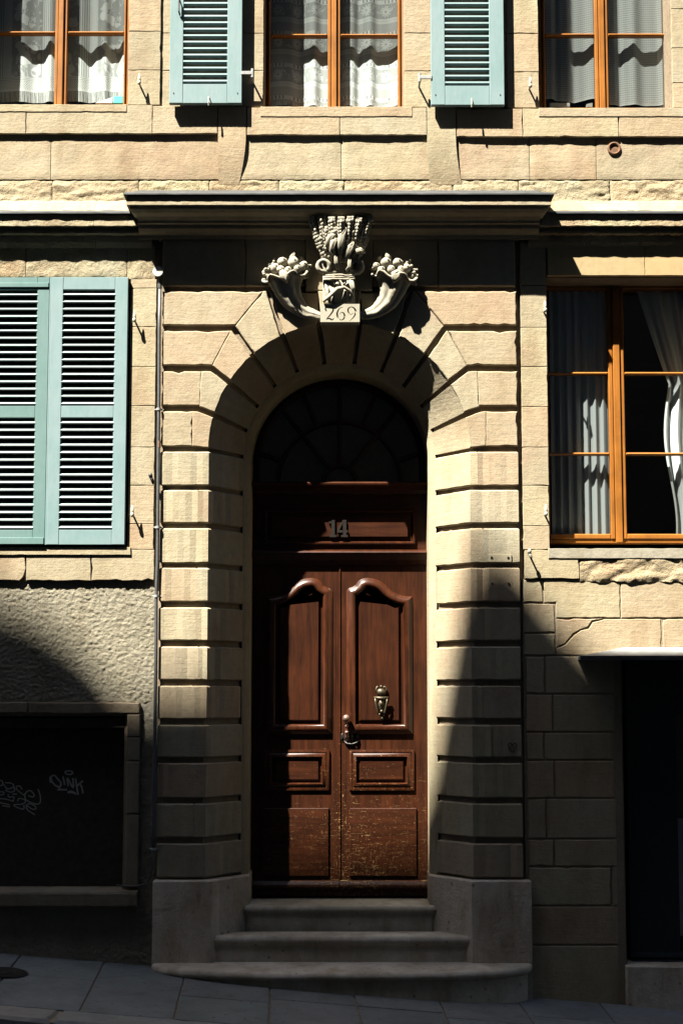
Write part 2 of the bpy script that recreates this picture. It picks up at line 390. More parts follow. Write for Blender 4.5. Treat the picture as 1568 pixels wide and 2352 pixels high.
def cloth(name, kind):
    """sheer curtain: uv.x across in metres, uv.y height above the hem in metres"""
    m = N(name); m.t.nodes.remove(m.b)
    uv = m.n('UVMap'); sx = m.n('SeparateXYZ'); m.t.links.new(uv.outputs[0], sx.inputs[0]); u, v = sx.outputs[0], sx.outputs[1]
    def band(x, lo, hi): return m.math('MULTIPLY', m.math('GREATER_THAN', x, lo), m.math('LESS_THAN', x, hi))
    def fract(x): return m.math('FRACT', x)
    def OR(a, b): return m.math('MAXIMUM', a, b)
    def AND(a, b): return m.math('MULTIPLY', a, b)
    def cv(a, b):
        c = m.n('CombineXYZ'); m.set(c, 0, a); m.set(c, 1, b); return c.outputs[0]
    if kind == 'plain':
        dens = m.math('ADD', .93, m.math('MULTIPLY', m.math('SINE', m.math('MULTIPLY', v, 900.0)), .02))
    elif kind == 'weave':
        s = fract(m.math('MULTIPLY', v, 62.0)); thread = m.math('LESS_THAN', s, .5)
        s2 = m.math('LESS_THAN', fract(m.math('MULTIPLY', u, 60.0)), .75)
        dens = m.math('ADD', .66, m.math('MULTIPLY', AND(thread, OR(s2, .35)), .32))
        dens = OR(dens, band(v, 0.0, .012))
    elif kind == 'daisy':
        per = .238; b = m.math('MULTIPLY', fract(m.math('DIVIDE', v, per)), per)
        base = .60
        rib = AND(band(b, .078, .140), m.math('LESS_THAN', fract(m.math('MULTIPLY', u, 130.0)), .5))
        tape = OR(band(b, .140, .158), OR(band(b, .160, .176), band(b, .045, .075)))
        band2 = band(b, .046, .076)
        dash = AND(AND(band(b, .050, .073), m.math('LESS_THAN', fract(m.math('MULTIPLY', u, 34.0)), .22)), m.math('LESS_THAN', fract(m.math('MULTIPLY', u, 5.2)), .68))
        # daisies in the wide band (b > .176 or b < .045)
        bb = m.math('MULTIPLY', fract(m.math('DIVIDE', m.math('ADD', v, per - .176), per)), per)      # 0 .. .107 in flower band
        cu = m.math('SUBTRACT', fract(m.math('MULTIPLY', u, 6.4)), .5); cu = m.math('DIVIDE', cu, 6.4)
        cz = m.math('SUBTRACT', bb, .052)
        rr = m.math('SQRT', m.math('ADD', m.math('MULTIPLY', cu, cu), m.math('MULTIPLY', cz, cz)))
        ang = m.math('ARCTAN2', cz, cu)
        pet = m.math('ADD', .034, m.math('MULTIPLY', m.math('COSINE', m.math('MULTIPLY', ang, 11.0)), .010))
        flow = AND(m.math('LESS_THAN', rr, pet), m.math('GREATER_THAN', rr, .009))
        inband = m.math('LESS_THAN', bb, .107)
        cu2 = m.math('DIVIDE', m.math('SUBTRACT', fract(m.math('MULTIPLY', u, 6.4)), 0.02), 6.4)
        leafn = m.noise(cv(m.math('MULTIPLY', u, 40.0), m.math('MULTIPLY', v, 22.0)), 1.0, 2, .5, .8)
        leaf = AND(m.math('GREATER_THAN', leafn, .58), band(bb, .012, .095))
        f = AND(inband, OR(flow, m.math('MULTIPLY', leaf, .7)))
        dens = m.math('ADD', base, m.math('MULTIPLY', OR(OR(tape, m.math('MULTIPLY', rib, .55)), f), .37))
        dens = m.math('MULTIPLY', dens, m.math('SUBTRACT', 1.0, m.math('MULTIPLY', dash, .8)))
    else:   # 'fringe' : floral net with latticed border and fringe
        base = .56
        fl = m.n('TexVoronoi', feature='F1'); m.t.links.new(cv(m.math('MULTIPLY', u, 13.0), m.math('MULTIPLY', v, 13.0)), fl.inputs['Vector'])
        fl.inputs['Scale'].default_value = 1.0
        petal = AND(m.math('LESS_THAN', fl.outputs['Distance'], .50), m.math('GREATER_THAN', m.noise(cv(u, v), 5.0, 2), .50))
        ln = m.noise(cv(m.math('MULTIPLY', u, 30.0), m.math('MULTIPLY', v, 17.0)), 1.0, 2, .5, 1.0)
        leaf = m.math('MULTIPLY', m.math('GREATER_THAN', ln, .60), .75)
        du = fract(m.math('MULTIPLY', m.math('ADD', u, v), 55.0)); dv = fract(m.math('MULTIPLY', m.math('SUBTRACT', u, v), 55.0))
        lat = OR(m.math('LESS_THAN', du, .45), m.math('LESS_THAN', dv, .45))
        body = m.math('GREATER_THAN', v, .185); zlat = band(v, .092, .150)
        lines = AND(band(v, .150, .185), m.math('LESS_THAN', fract(m.math('MULTIPLY', v, 85.0)), .55))
        hem = band(v, .078, .095); fr = m.math('LESS_THAN', v, .078)
        frl = m.math('LESS_THAN', fract(m.math('ADD', m.math('MULTIPLY', u, 95.0), m.math('MULTIPLY', m.noise(cv(m.math('MULTIPLY', u, 60.0), m.math('MULTIPLY', v, 7.0)), 1.0, 2), .8))), .55)
        uw = fract(m.math('ADD', m.math('MULTIPLY', u, 2.6), .3)); stripe = AND(band(uw, .62, .84), m.math('LESS_THAN', fract(m.math('MULTIPLY', uw, 22.0)), .55))
        latv = AND(band(uw, .84, 1.0), lat)
        x = OR(AND(body, OR(OR(AND(petal, m.math('LESS_THAN', uw, .60)), AND(leaf, m.math('LESS_THAN', uw, .62))), OR(stripe, latv))), OR(OR(AND(zlat, lat), lines), hem))
        dens = m.math('ADD', base, m.math('MULTIPLY', x, .40))
        dens = m.math('ADD', m.math('MULTIPLY', dens, m.math('SUBTRACT', 1.0, fr)), m.math('MULTIPLY', AND(fr, frl), .92))
    wh = m.n('BsdfDiffuse'); wh.inputs[0].default_value = (.50, .52, .51, 1) if kind != 'plain' else (.66, .70, .70, 1)
    tl = m.n('BsdfTranslucent'); tl.inputs[0].default_value = (.48, .50, .49, 1)
    mx = m.n('MixShader'); mx.inputs[0].default_value = .12 if kind != 'plain' else .3
    m.t.links.new(wh.outputs[0], mx.inputs[1]); m.t.links.new(tl.outputs[0], mx.inputs[2])
    tr = m.n('BsdfTransparent'); m2 = m.n('MixShader')
    m.t.links.new(dens, m2.inputs[0]); m.t.links.new(tr.outputs[0], m2.inputs[1]); m.t.links.new(mx.outputs[0], m2.inputs[2])
    m.t.links.new(m2.outputs[0], m.out.inputs[0]); return m.m
M_LACE = cloth('floral_lace', 'fringe'); M_DAISY = cloth('daisy_lace', 'daisy'); M_WEAVE = cloth('striped_voile', 'weave'); M_CURT = cloth('white_curtain_cloth', 'plain')

# ================================================================== SETTING
def struct(o): o['kind'] = 'structure'; return o
def sheet(name, x0, x1, y0, y1, dz, mat):
    return struct(mk(name, [(x0, y0, gz(x0)+dz), (x1, y0, gz(x1)+dz), (x1, y1, gz(x1)+dz), (x0, y1, gz(x0)+dz)], [(0, 1, 2, 3)], mat))
KY = -1.49
sheet('road', -120, 120, -90, 60, -.13, M_ASPH)
pav = struct(mk('pavement', *(lambda x0, x1: ([(x0,KY+.02,gz(x0)-.012),(x1,KY+.02,gz(x1)-.012),(x1,.5,gz(x1)-.012),(x0,.5,gz(x0)-.012),
      (x0,KY+.02,gz(x0)-.4),(x1,KY+.02,gz(x1)-.4),(x1,.5,gz(x1)-.4),(x0,.5,gz(x0)-.4)],
      [(0,1,2,3),(0,4,5,1),(1,5,6,2),(2,6,7,3),(3,7,4,0),(4,7,6,5)]))(-60, 60), M_MORTAR))
def slab_at(name, quad, parent, mat, top=0.0, thick=.05, bev=.004, jit=.0012):
    v, f = prism(quad, 'Z', -thick, 0.0, bev, jit, .06, both=True)
    return mk(name, [(x, y, z + gz(x) + top) for (x, y, z) in v], f, mat, parent)
# paving slabs: joints taken from the street, measured at the wall line and at the kerb
seams_px = [((65,2172),(32,2214)), ((252,2187),(185,2317)), ((425,2237),(400,2337)), ((620,2257),(618,2352)), ((809,2272),(829,2347)),
            ((1004,2289),(1029,2349)), ((1186,2297),(1226,2352)), ((1354,2277),(1414,2352)), ((1552,2302),(1600,2345))]
lines = []
for a, b in seams_px:
    (xa, ya), (xb, yb) = G(*a), G(*b); k = (xb-xa)/(yb-ya); lines.append((xa + k*(.06-ya), xa + k*(KY+.25-ya)))
lines = [(lines[0][0]-1.5, lines[0][1]-1.4), (lines[0][0]-.75, lines[0][1]-.7)] + lines + [(lines[-1][0]+.55, lines[-1][1]+.6), (lines[-1][0]+1.2, lines[-1][1]+1.2)]
g = .004
for i in range(len(lines)-1):
    (a0, a1), (b0, b1) = lines[i], lines[i+1]
    s = random.choice([.42, .5, .58]) if i != 3 else .35
    def at(l, t): return l[0] + (l[1]-l[0])*t
    yy = lambda t: .06 + (KY+.25-.06)*t
    for (t0, t1) in ((0, s), (s, 1)):
        q = [(at((a0,a1),t0)+g, yy(t0)-g), (at((b0,b1),t0)-g, yy(t0)-g), (at((b0,b1),t1)-g, yy(t1)+g), (at((a0,a1),t1)+g, yy(t1)+g)]
        slab_at('paving_slab', q, pav, M_SLAB, top=random.uniform(-.002, .002))
kerb = struct(empty('kerb'))
x = -6.0
while x < 6:
    L = random.uniform(.9, 1.25)
    slab_at('kerb_stone', [(x+.004, KY), (x+L-.004, KY), (x+L-.004, KY+.24), (x+.004, KY+.24)], kerb, M_KERB, top=.004, thick=.30, bev=.018, jit=.003)
    x += L

# ================================================================== THE HOUSE
house = empty('stone_house', (0, 0, 0))
tag(house, 'cream sandstone town house with carved arched portal and pale aqua shutters', 'house')
ZB = -1.2
def part(name): return empty(name, (0, 0, 0), house)
wall = part('facade_wall')

Y_J, Y_IN, Y_AP, Y_PAN, Y_BACK = .022, .038, .008, .030, .050
def st(x0, y0, x1, y1, y=Y_J, depth=.07, ref=None, mat=None, parent=wall, name='wall_stone', gap=.0011, jit=.0014, bev=.0022, chip=.05):
    ref = (y0+y1)/2 if ref is None else ref
    xa, xb = X(x0, y, ref)+gap, X(x1, y, ref)-gap; za, zb = Z(y1, y)+gap, Z(y0, y)-gap
    v, f = prism([(xa, za), (xb, za), (xb, zb), (xa, zb)], 'Y', y, y+depth, bev, jit, .04, chip=chip)
    return mk(name, v, f, mat or M_STONE, parent)
def stp(pts, y=Y_J, depth=.07, ref=1400, mat=None, parent=wall, name='wall_stone', gap=.0022, jit=.0018, bev=.004):
    poly = [Vector((X(a, y, ref), Z(b, y))) for a, b in pts]
    if area2(poly) < 0: poly = poly[::-1]
    poly = inset(poly, gap)
    v, f = prism(poly, 'Y', y, y+depth, bev, jit, .04)
    return mk(name, v, f, mat or M_STONE, parent)
def rough_slab(x0, y0, x1, y1, y, amp=.006, sc=9.0, res=.014, depth=.06, ref=None, mat=None, name='wall_stone', parent=wall, gap=.002, seed=0, edge=.004, ridged=False, lip=.003):
    ref = (y0+y1)/2 if ref is None else ref
    xa, xb = X(x0, y, ref)+gap, X(x1, y, ref)-gap; za, zb = Z(y1, y)+gap, Z(y0, y)-gap
    nx = max(3, int((xb-xa)/res)); nz = max(3, int((zb-za)/res)); v = []; f = []
    for j in range(nz+1):
        for i in range(nx+1):
            x = xa+(xb-xa)*i/nx; z = za+(zb-za)*j/nz
            p = Vector((x*sc*(.55 if ridged else 1)+seed*7.3, seed*3.1, z*sc*1.3))
            d = noise.fractal(p, 1.0, 2.1, 4)
            if ridged: d = abs(d)*1.6-.5
            e = min(i, nx-i, j, nz-j)
            yy = y - amp*d + (lip if e == 0 else 0.0)
            if j == 0: z += edge*noise.noise(Vector((x*22+seed, 5, 1)))*1.2
            if j == nz: z += edge*.6*noise.noise(Vector((x*22+seed, 9, 1)))
            v.append((x, yy, z))
    for j in range(nz):
        for i in range(nx):
            a = j*(nx+1)+i; f.append((a, a+1, a+nx+2, a+nx+1))
    bd = [i for i in range(nx+1)] + [j*(nx+1)+nx for j in range(1, nz+1)] + [nz*(nx+1)+i for i in range(nx-1, -1, -1)] + [j*(nx+1) for j in range(nz-1, 0, -1)]
    k = len(v)
    for b in bd: v.append((v[b][0], y+depth, v[b][2]))
    nb = len(bd)
    for i in range(nb): f.append((bd[i], bd[(i+1) % nb], k+(i+1) % nb, k+i))
    return smooth_by_angle(mk(name, v, f, mat or M_ROUGH, parent), 50)

# ---- upper storey
UP = -340
for (xa, xb, sy, yv) in ((293, 368, (-430, -340, -250, -165, -85, -8, 72, 161, 241), Y_J), (545, 605, (-430, -340, -250, -165, -85, -8, 76, 162, 245), Y_J),
                     (928, 992, (-430, -340, -250, -165, -85, -8, 76, 163, 246), Y_J), (1165, 1238, (-430, -340, -250, -165, -85, -8, 77, 165, 248), Y_J), (1544, 1640, (-430, -340, -250, -165, -85, 20, 110, 190, 248), Y_J), (-330, -60, (-430, -250, -85, 72, 241), Y_J)):
    for a, b in zip(sy, sy[1:]):
        st(xa, a, xb, b, yv, .26 if xa > 0 else .1, 240, M_STONE, gap=.001)
for (xa, xb) in ((368, 545), (992, 1165)):
    for a, b in zip((-430, -250, -85, 76, 162, 245), (-250, -85, 76, 162, 245, 249)[:5]):
        st(xa, a, xb, b, Y_IN, .06, 240, M_STONE)
# apron band under the sills
for (a, b, c, d) in ((-330, 241, 60, 307), (60, 241, 350, 307), (350, 243, 500, 307), (567, 246, 780, 310), (780, 246, 980, 310), (1048, 249, 1200, 314), (1200, 249, 1420, 314), (1420, 249, 1700, 314)):
    st(a, b, c, d, Y_AP, .1, 300, M_STONE, jit=.002, chip=.06)
for (a, b, c, d) in ((-330, 239, 292, 257), (597, 244, 947, 268), (1236, 247, 1700, 268)):
    o = st(a, b, c, d, Y_AP-.004, .27, 250, M_STONE, name='window_sill', parent=house, jit=.0012)
# strips between the aprons whose foot sweeps back to the wall
def strip(xl, xr, xl2, xr2):
    v = []; f = []; n = 18
    for i in range(n+1):
        t = i/n; py = 245+(424-245)*t; s = max(0.0, (t-.38)/.62)
        yy = Y_AP + (Y_PAN-Y_AP+.004)*s*s
        k = min(1.0, max(0.0, (t-.42)/.58))**1.5
        a = X(xl+(xl2-xl)*k, yy, 330)+.002; b = X(xr+(xr2-xr)*k, yy, 330)-.002; z = Z(py, yy)
        v += [(a, .09, z), (a, yy, z), (b, yy, z), (b, .09, z)]
    for i in range(n):
        for k in range(3): q = i*4+k; f.append((q, q+1, q+5, q+4))
    f += [(0, 1, 2, 3), tuple(n*4+3-k for k in range(4))]
    mk('apron_strip', v, f, M_STONE, wall)
strip(500, 565, 503, 550); strip(980, 1047, 985, 1060)
for (a, c, s) in ((-330, 117, 0), (117, 505, 1), (552, 783, 0), (783, 990, 1), (1045, 1215, 1), (1215, 1368, 0), (1368, 1700, 1)):
    rough_slab(a, 300, c, 412, Y_PAN, .0035, 5.0, .022, .06, 360, M_STONE, seed=a*.013)
for i, (a, c) in enumerate(((-330, 120), (120, 318), (318, 480), (480, 640), (640, 790), (790, 1040), (1040, 1190), (1190, 1400), (1400, 1700))):
    rough_slab(a, 413, c, 475, Y_PAN+.002, .009, 11.0, .010, .06, 440, M_ROUGH, seed=i+3, edge=.010, ridged=True, lip=.006)

# ---- string courses left and right, with lead flashing
def run(name, prof, x0, x1, mat, parent, seg=.05, jit=.0025, z_j=True, endcap=True):
    n = max(2, int((x1-x0)/seg)); v = []; f = []; m = len(prof)
    for i in range(n+1):
        x = x0+(x1-x0)*i/n
        for k, (y, z) in enumerate(prof):
            q = Vector((x*14, k*3.7, 2.0)); a = noise.noise(q)*jit; b = noise.noise(q*1.9+Vector((9, 0, 0)))*jit
            v.append((x, y+a, z+(b if z_j else 0)))
    for i in range(n):
        for k in range(m-1): f.append((i*m+k, (i+1)*m+k, (i+1)*m+k+1, i*m+k+1))
    if endcap: f += [tuple(range(m)), tuple(n*m+k for k in range(m-1, -1, -1))]
    return mk(name, v, f, mat, parent)
PX0, PX1 = X(366), X(1190); PC = X(779)
strg = part('string_course')
P_ST = [(.05, Z(459, .05)), (.03, Z(461, .03)), (-.068, Z(486, -.068)), (-.070, Z(518, -.070)), (-.030, Z(523, -.03)), (-.028, Z(529, -.028)), (-.040, Z(531, -.04)), (-.040, Z(536, -.04)), (-.006, Z(541, -.006)), (.0, Z(556, 0)), (.018, Z(570, .018)), (.05, Z(572, .05))]
P_LD = [(.0, Z(479, 0)+.004), (-.084, Z(486, -.084)), (-.088, Z(487.5, -.088)), (-.088, Z(490, -.088)), (-.084, Z(490.5, -.084)), (.0, Z(480, 0)-.004)]
for (x0, x1) in ((-4.2, -2.9), (-2.9, X(210)), (X(210), X(300)+.12), (X(1275)-.16, X(1345)), (X(1345), X(1480)), (X(1480), 3.2), (3.2, 4.2)):
    run('string_course_stone', P_ST, x0+.001, x1-.001, M_ROUGH if random.random() < .5 else M_STONE, strg, .025, .006)
for (x0, x1) in ((-4.2, X(303)), (X(1268), 4.2)): run('lead_flashing', P_LD, x0, x1, M_LEAD, strg, .08, .0015)

# ---- wall between the storeys and the ground-floor jambs
for (a, b, c, d) in ((-330, 560, 60, 636), (60, 560, 292, 636)): rough_slab(a, b, c, d, Y_J, .005, 8, .014, .26, 600, M_ROUGH, seed=a, edge=.008)
rough_slab(292, 560, 357, 641, Y_J, .006, 9, .012, .1, 600, M_ROUGH, seed=4)
for a, b in zip((641, 662, 750, 842, 932, 1027, 1115, 1203), (662, 750, 842, 932, 1027, 1115, 1203, 1262)): st(296, a, 357, b, Y_J, .26, 950, M_STONE)
st(1256, 556, 1480, 633, .012, .25, 600, M_LINTEL, jit=.001); st(1480, 556, 1700, 633, .012, .25, 600, M_LINTEL, jit=.001)
for a, b in zip((556, 656, 752, 842, 934, 1027, 1115, 1208), (656, 752, 842, 934, 1027, 1115, 1208, 1262)): st(1197, a, 1258, b, Y_J, .26, 950, M_STONE)
# sills of the ground floor
st(-330, 1256, 301, 1275, .008, .27, 1260, M_STONE, name='window_sill', parent=house, jit=.001)
for (a, c) in ((-330, 60), (60, 210), (210, 355)): st(a, 1262, c, 1334, .018, .1, 1300, M_STONE, jit=.004, chip=.12)
st(1258, 1259, 1700, 1283, .004, .27, 1270, M_PALE, name='window_sill', parent=house, jit=.001)
st(1203, 1262, 1330, 1330, .010, .1, 1300, M_STONE, jit=.004, chip=.12)
rough_slab(1330, 1283, 1700, 1336, .012, .016, 6, .012, .1, 1300, M_ROUGH, seed=21, edge=.03, ridged=True)
# rough plaster panel and lower plaster
lowm = M_PLASTER
o = rough_slab(-330, 1330, 359, 1616, .043, .0045, 46, .0065, .06, 1450, lowm, name='plaster_panel', parent=wall, seed=5)
o = rough_slab(319, 1608, 361, 2215, .043, .006, 34, .011, .06, 1900, lowm, name='plaster_panel', parent=wall, seed=6)
o = rough_slab(-330, 2074, 361, 2330, .043, .006, 34, .011, .06, 2150, lowm, name='plaster_panel', parent=wall, seed=8)
# right lower ashlar
R = dict(ref=1700, jit=.0025, bev=.004, gap=.005)
for (a, b, c, d) in ((1204, 1331, 1428, 2320), (1428, 1331, 1720, 1506)):
    xa, xb = X(a, .0, 1700), X(c, .0, 1700)
    mk('mortar_bed', *(lambda q: (q.v, q.f))(MB().box(xa, xb, .029, .0495, Z(d, .0), Z(b, .0))), M_MORTAR, wall)
XR = 1432
stp([(1203, 1330), (1252, 1330), (1252, 1385), (1203, 1385)], **R)
stp([(1252, 1330), (1430, 1330), (1430, 1420), (1279, 1420), (1279, 1385), (1252, 1385)], **{**R, 'gap': .002})
stp([(1430, 1330), (1720, 1330), (1720, 1420), (1430, 1420)], **{**R, 'gap': .002})
stp([(1203, 1385), (1279, 1385), (1279, 1454), (1203, 1454)], **R)
stp([(1203, 1454), (1279, 1454), (1279, 1506), (1203, 1506)], **R)
stp([(1279, 1420), (1394, 1420), (1364, 1428), (1355, 1442), (1337, 1447), (1321, 1457), (1300, 1480), (1279, 1488)], **{**R, 'gap': .0035})
stp([(1394, 1420), (1524, 1420), (1524, 1506), (1279, 1506), (1279, 1488), (1300, 1480), (1321, 1457), (1337, 1447), (1355, 1442), (1364, 1428)], **{**R, 'gap': .0035})
stp([(1524, 1420), (1720, 1420), (1720, 1506), (1524, 1506)], **R)
for (a, b, xs) in ((1506, 1594, (1208, 1255, XR)), (1594, 1682, (1208, 1272, XR)), (1682, 1746, (1208, 1251, XR)), (1746, 1834, (1208, 1274, XR)), (1834, 1927, (1210, 1254, XR)),
                   (1927, 1991, (1210, 1271, XR)), (1991, 2081, (1210, 1401, XR)), (2081, 2171, (1210, XR)), (2171, 2320, (1210, XR))):
    for xa, xb in zip(xs, xs[1:]):
        if xb == XR:     # the door-side stones have a rounded arris
            y = Y_J; x0 = X(xa, y, 1850)+.005; x1 = X(XR, y, 1850); z0, z1 = Z(b, y)+.005, Z(a, y)-.005; r = .085
            pl = [(x0, y+.07), (x0, y)] + [(x1-r+r*math.sin(t), y+r-r*math.cos(t)) for t in [i*math.pi/16 for i in range(0, 9)]] + [(x1, .34), (x1-.06, .34)]
            v, f = prism(pl, 'Z', z0, z1, .005, .001, .05, both=True); mk('wall_stone', v, f, M_STONE, wall)
        else: st(xa, a, xb, b, ref=1850, gap=.005, jit=.0025, bev=.004)

# ---- backing wall (mortar) with the openings left out
def wall_grid(name, xs0, xs1, zs0, zs1, holes, y0, y1, mat, parent):
    xs = sorted(set([xs0, xs1] + [h[0] for h in holes] + [h[1] for h in holes])); zs = sorted(set([zs0, zs1] + [h[2] for h in holes] + [h[3] for h in holes]))
    xs = [x for x in xs if xs0 <= x <= xs1]; zs = [z for z in zs if zs0 <= z <= zs1]
    cell = lambda i, j: any(h[0] <= (xs[i]+xs[i+1])/2 <= h[1] and h[2] <= (zs[j]+zs[j+1])/2 <= h[3] for h in holes)
    mb = MB(); solid = {(i, j): not cell(i, j) for i in range(len(xs)-1) for j in range(len(zs)-1)}
    for (i, j), s in solid.items():
        if not s: continue
        a, b, c, d = xs[i], xs[i+1], zs[j], zs[j+1]
        mb.add([(a,y0,c),(b,y0,c),(b,y0,d),(a,y0,d),(a,y1,c),(b,y1,c),(b,y1,d),(a,y1,d)], [(0,1,2,3),(7,6,5,4)])
        k = len(mb.v)-8
        for (di, dj, q) in ((-1,0,(0,3,7,4)),(1,0,(1,5,6,2)),(0,-1,(0,4,5,1)),(0,1,(3,2,6,7))):
            if not solid.get((i+di, j+dj), False): mb.f.append(tuple(k+t for t in q))
    return mk(name, mb.v, mb.f, mat, parent, recalc=False)
ZT = 11.5
WLx = (X(-60, 0, 240), X(294, 0, 240)); WCx = (X(605, 0, 240), X(928, 0, 240)); WRx = (X(1238, 0, 240), X(1545, 0, 240))
WZ = (Z(243), Z(UP)); LSx = (X(-60, 0, 950), X(296, 0, 950)); LSz = (Z(1258), Z(634)); RWx = (X(1257, 0, 950), X(1610, 0, 950)); RWz = (Z(1260), Z(633))
holes = [(*WLx, *WZ), (*WCx, *WZ), (*WRx, *WZ), (*LSx, *LSz), (*RWx, *RWz),
         (X(-330, 0, 1850), X(284, .05, 1850), Z(2050), Z(1650)), (X(XR, .05, 1850), 3.3, ZB, Z(1512)), (PX0+.02, PX1-.02, ZB, Z(560))]
wall_grid('wall_core', -9.0, 9.0, ZB, ZT, holes, Y_BACK, .34, M_MORTAR, wall)
for (a, b) in ((-9.0, X(-330, 0, 950)), (X(1700, 0, 950), 9.0)):   # plain facade beyond the picture
    xs = a
    mb = MB(); mb.box(a, b, Y_J+.004, Y_BACK-.004, 5.2, ZT); mb.build('facade_panel', M_STONE, wall)
    mb = MB(); mb.box(a, b if a < 0 else b, Y_J+.004, Y_BACK-.004, ZB, 4.6) if a < 0 else mb.box(3.35, b, Y_J+.004, Y_BACK-.004, ZB, 4.6); mb.build('facade_panel', M_STONE, wall)
mb = MB(); mb.box(-2.6, 2.9, Y_J+.004, Y_BACK-.004, Z(-432), ZT); mb.build('facade_panel', M_STONE, wall)
# body of the house behind the facade
mb = MB(); mb.box(-9, 9, 4.6, 4.9, ZB, ZT); mb.box(-9, -8.7, .345, 4.595, ZB, ZT); mb.box(8.7, 9, .345, 4.595, ZB, ZT); mb.box(-8.69, 8.69, .345, 4.595, 4.42, 4.58); mb.box(-8.69, 8.69, .345, 4.595, ZB, ZB+.2); mb.build('inner_wall', M_DARK, house)
mb = MB(); mb.add([(-9.3,-.5,ZT+.002),(9.3,-.5,ZT+.002),(9.3,5.2,ZT+.002),(-9.3,5.2,ZT+.002),(-9.3,2.4,ZT+2.2),(9.3,2.4,ZT+2.2)], [(0,1,2,3),(0,4,5,1),(2,5,4,3),(0,3,4),(1,5,2)]); mb.build('roof', simple('roof_tiles', (.16,.08,.05), .9), house)

# ================================================================== PORTAL
portal = part('portal')
YS = .245                                   # depth of the splay
ZC = Z(1034); RO = X(779+299, 0, 1034)-PC; RI = .646; RD = .608
def arc(r, a, y=None):
    return (PC - r*math.sin(a), ZC + r*math.cos(a))     # a = angle from the crown, positive to the left
JT = [(657, 668), (747, 759), (839, 852), (932, 944), (1025, 1037), (1115, 1125), (1201, 1213), (1293, 1304), (1382, 1395), (1471, 1485), (1562, 1575), (1651, 1665), (1740, 1753), (1833, 1846), (1924, 1938), (2016, 2030)]
MX = lambda x, s: 2*PC - x if s < 0 else x           # mirror for the right side
PXE = {1: X(366), -1: X(1190)}                       # outer edges
def vous(outline_px, a0, a1, side, seam=True):
    """a voussoir: face outline (left-hand pixels) then the arc from angle a0 to a1; with its splayed soffit"""
    ga = .018/RO; s0, s1 = a0+ga, a1-ga
    na = max(4, int((s1-s0)*RO/.035)); arcp = [s0+(s1-s0)*i/na for i in range(na+1)]
    face = [Vector((X(px), Z(py))) for px, py in outline_px] + [Vector(arc(RO, t)) for t in arcp]
    if side < 0: face = [Vector((MX(p.x, -1), p.y)) for p in face]
    v, f = prism(face, 'Y', 0, .05, .005, .002, .04, chip=.06)
    mb = MB(); mb.add(v, f)
    # soffit
    sv = []; sf = []
    for t in arcp:
        for (r, y) in ((RO+.004, .009), (RI+.004, YS), (RI+.06, YS+.01), (RO+.05, .03)):
            p = arc(r, t); sv.append((MX(p[0], side), y, p[1]))
    for i in range(na):
        for k in range(4): sf.append((i*4+k, i*4+(k+1) % 4, (i+1)*4+(k+1) % 4, (i+1)*4+k))
    sf += [(0, 1, 2, 3), tuple(na*4+k for k in (3, 2, 1, 0))]
    mb.add(sv, sf); mb.build('voussoir', M_RUST, portal)
def block(pts_px, side, mirror=True):
    pts_px = [pts_px[0], (pts_px[1][0]+4, pts_px[1][1]), (pts_px[2][0]+4, pts_px[2][1]), pts_px[3]]      # runs on behind the voussoir
    poly = [Vector((X(px), Z(py))) for px, py in pts_px]
    if side < 0: poly = [Vector((MX(p.x, -1), p.y)) for p in poly]
    v, f = prism(poly, 'Y', .0025, .05, .007, .003, .04, chip=.12)
    mk('rusticated_block', v, f, M_RUST, portal)
rad = math.radians
A = [rad(t) for t in (9, 26, 42, 58, 74, 90)]
for side in (1, -1):
    # courses around the arch, outer blocks then voussoirs
    block([(367, 668), (599, 668), (534, 747), (367, 747)], side)
    vous([(537, 749), (602, 668), (609, 668)], A[1], A[2], side)
    block([(367, 759), (524, 759), (481, 839), (367, 839)], side)
    vous([(484, 840), (527, 759), (530, 759)], A[2], A[3], side)
    block([(367, 852), (457, 852), (454, 932), (367, 932)], side)
    vous([(456, 934), (459, 852), (482, 852)], A[3], A[4], side)
    block([(367, 944), (438, 944), (438, 1025), (367, 1025)], side)
    vous([(440, 1025), (440, 944), (452, 945)], A[4], A[5], side)
    vous([(620, 672), (735, 672)][::-1] if False else [(617, 672), (733, 672)], A[0], A[1], side)
# keystone
kz = [Vector(arc(RO, A[0]-.018/RO)), Vector(arc(RO, 0)), Vector(arc(RO, -A[0]+.018/RO)), Vector((X(829), Z(672))), Vector((X(730), Z(672)))]
v, f = prism(kz, 'Y', -.035, .05, .005, .0015, .05); mb = MB(); mb.add(v, f)
sv = []; sf = []; na = 8
for i in range(na+1):
    t = (A[0]-.018/RO)*(1-2*i/na)
    for (r, y) in ((RO-.002, -.03), (RI+.004, YS), (RI+.06, YS+.01), (RO+.05, .03)):
        p = arc(r, t); sv.append((p[0], y, p[1]))
for i in range(na):
    for k in range(4): sf.append((i*4+k, i*4+(k+1) % 4, (i+1)*4+(k+1) % 4, (i+1)*4+k))
sf += [(0, 1, 2, 3), tuple(na*4+k for k in (3, 2, 1, 0))]
mb.add(sv, sf); mb.build('keystone', M_RUST, portal)
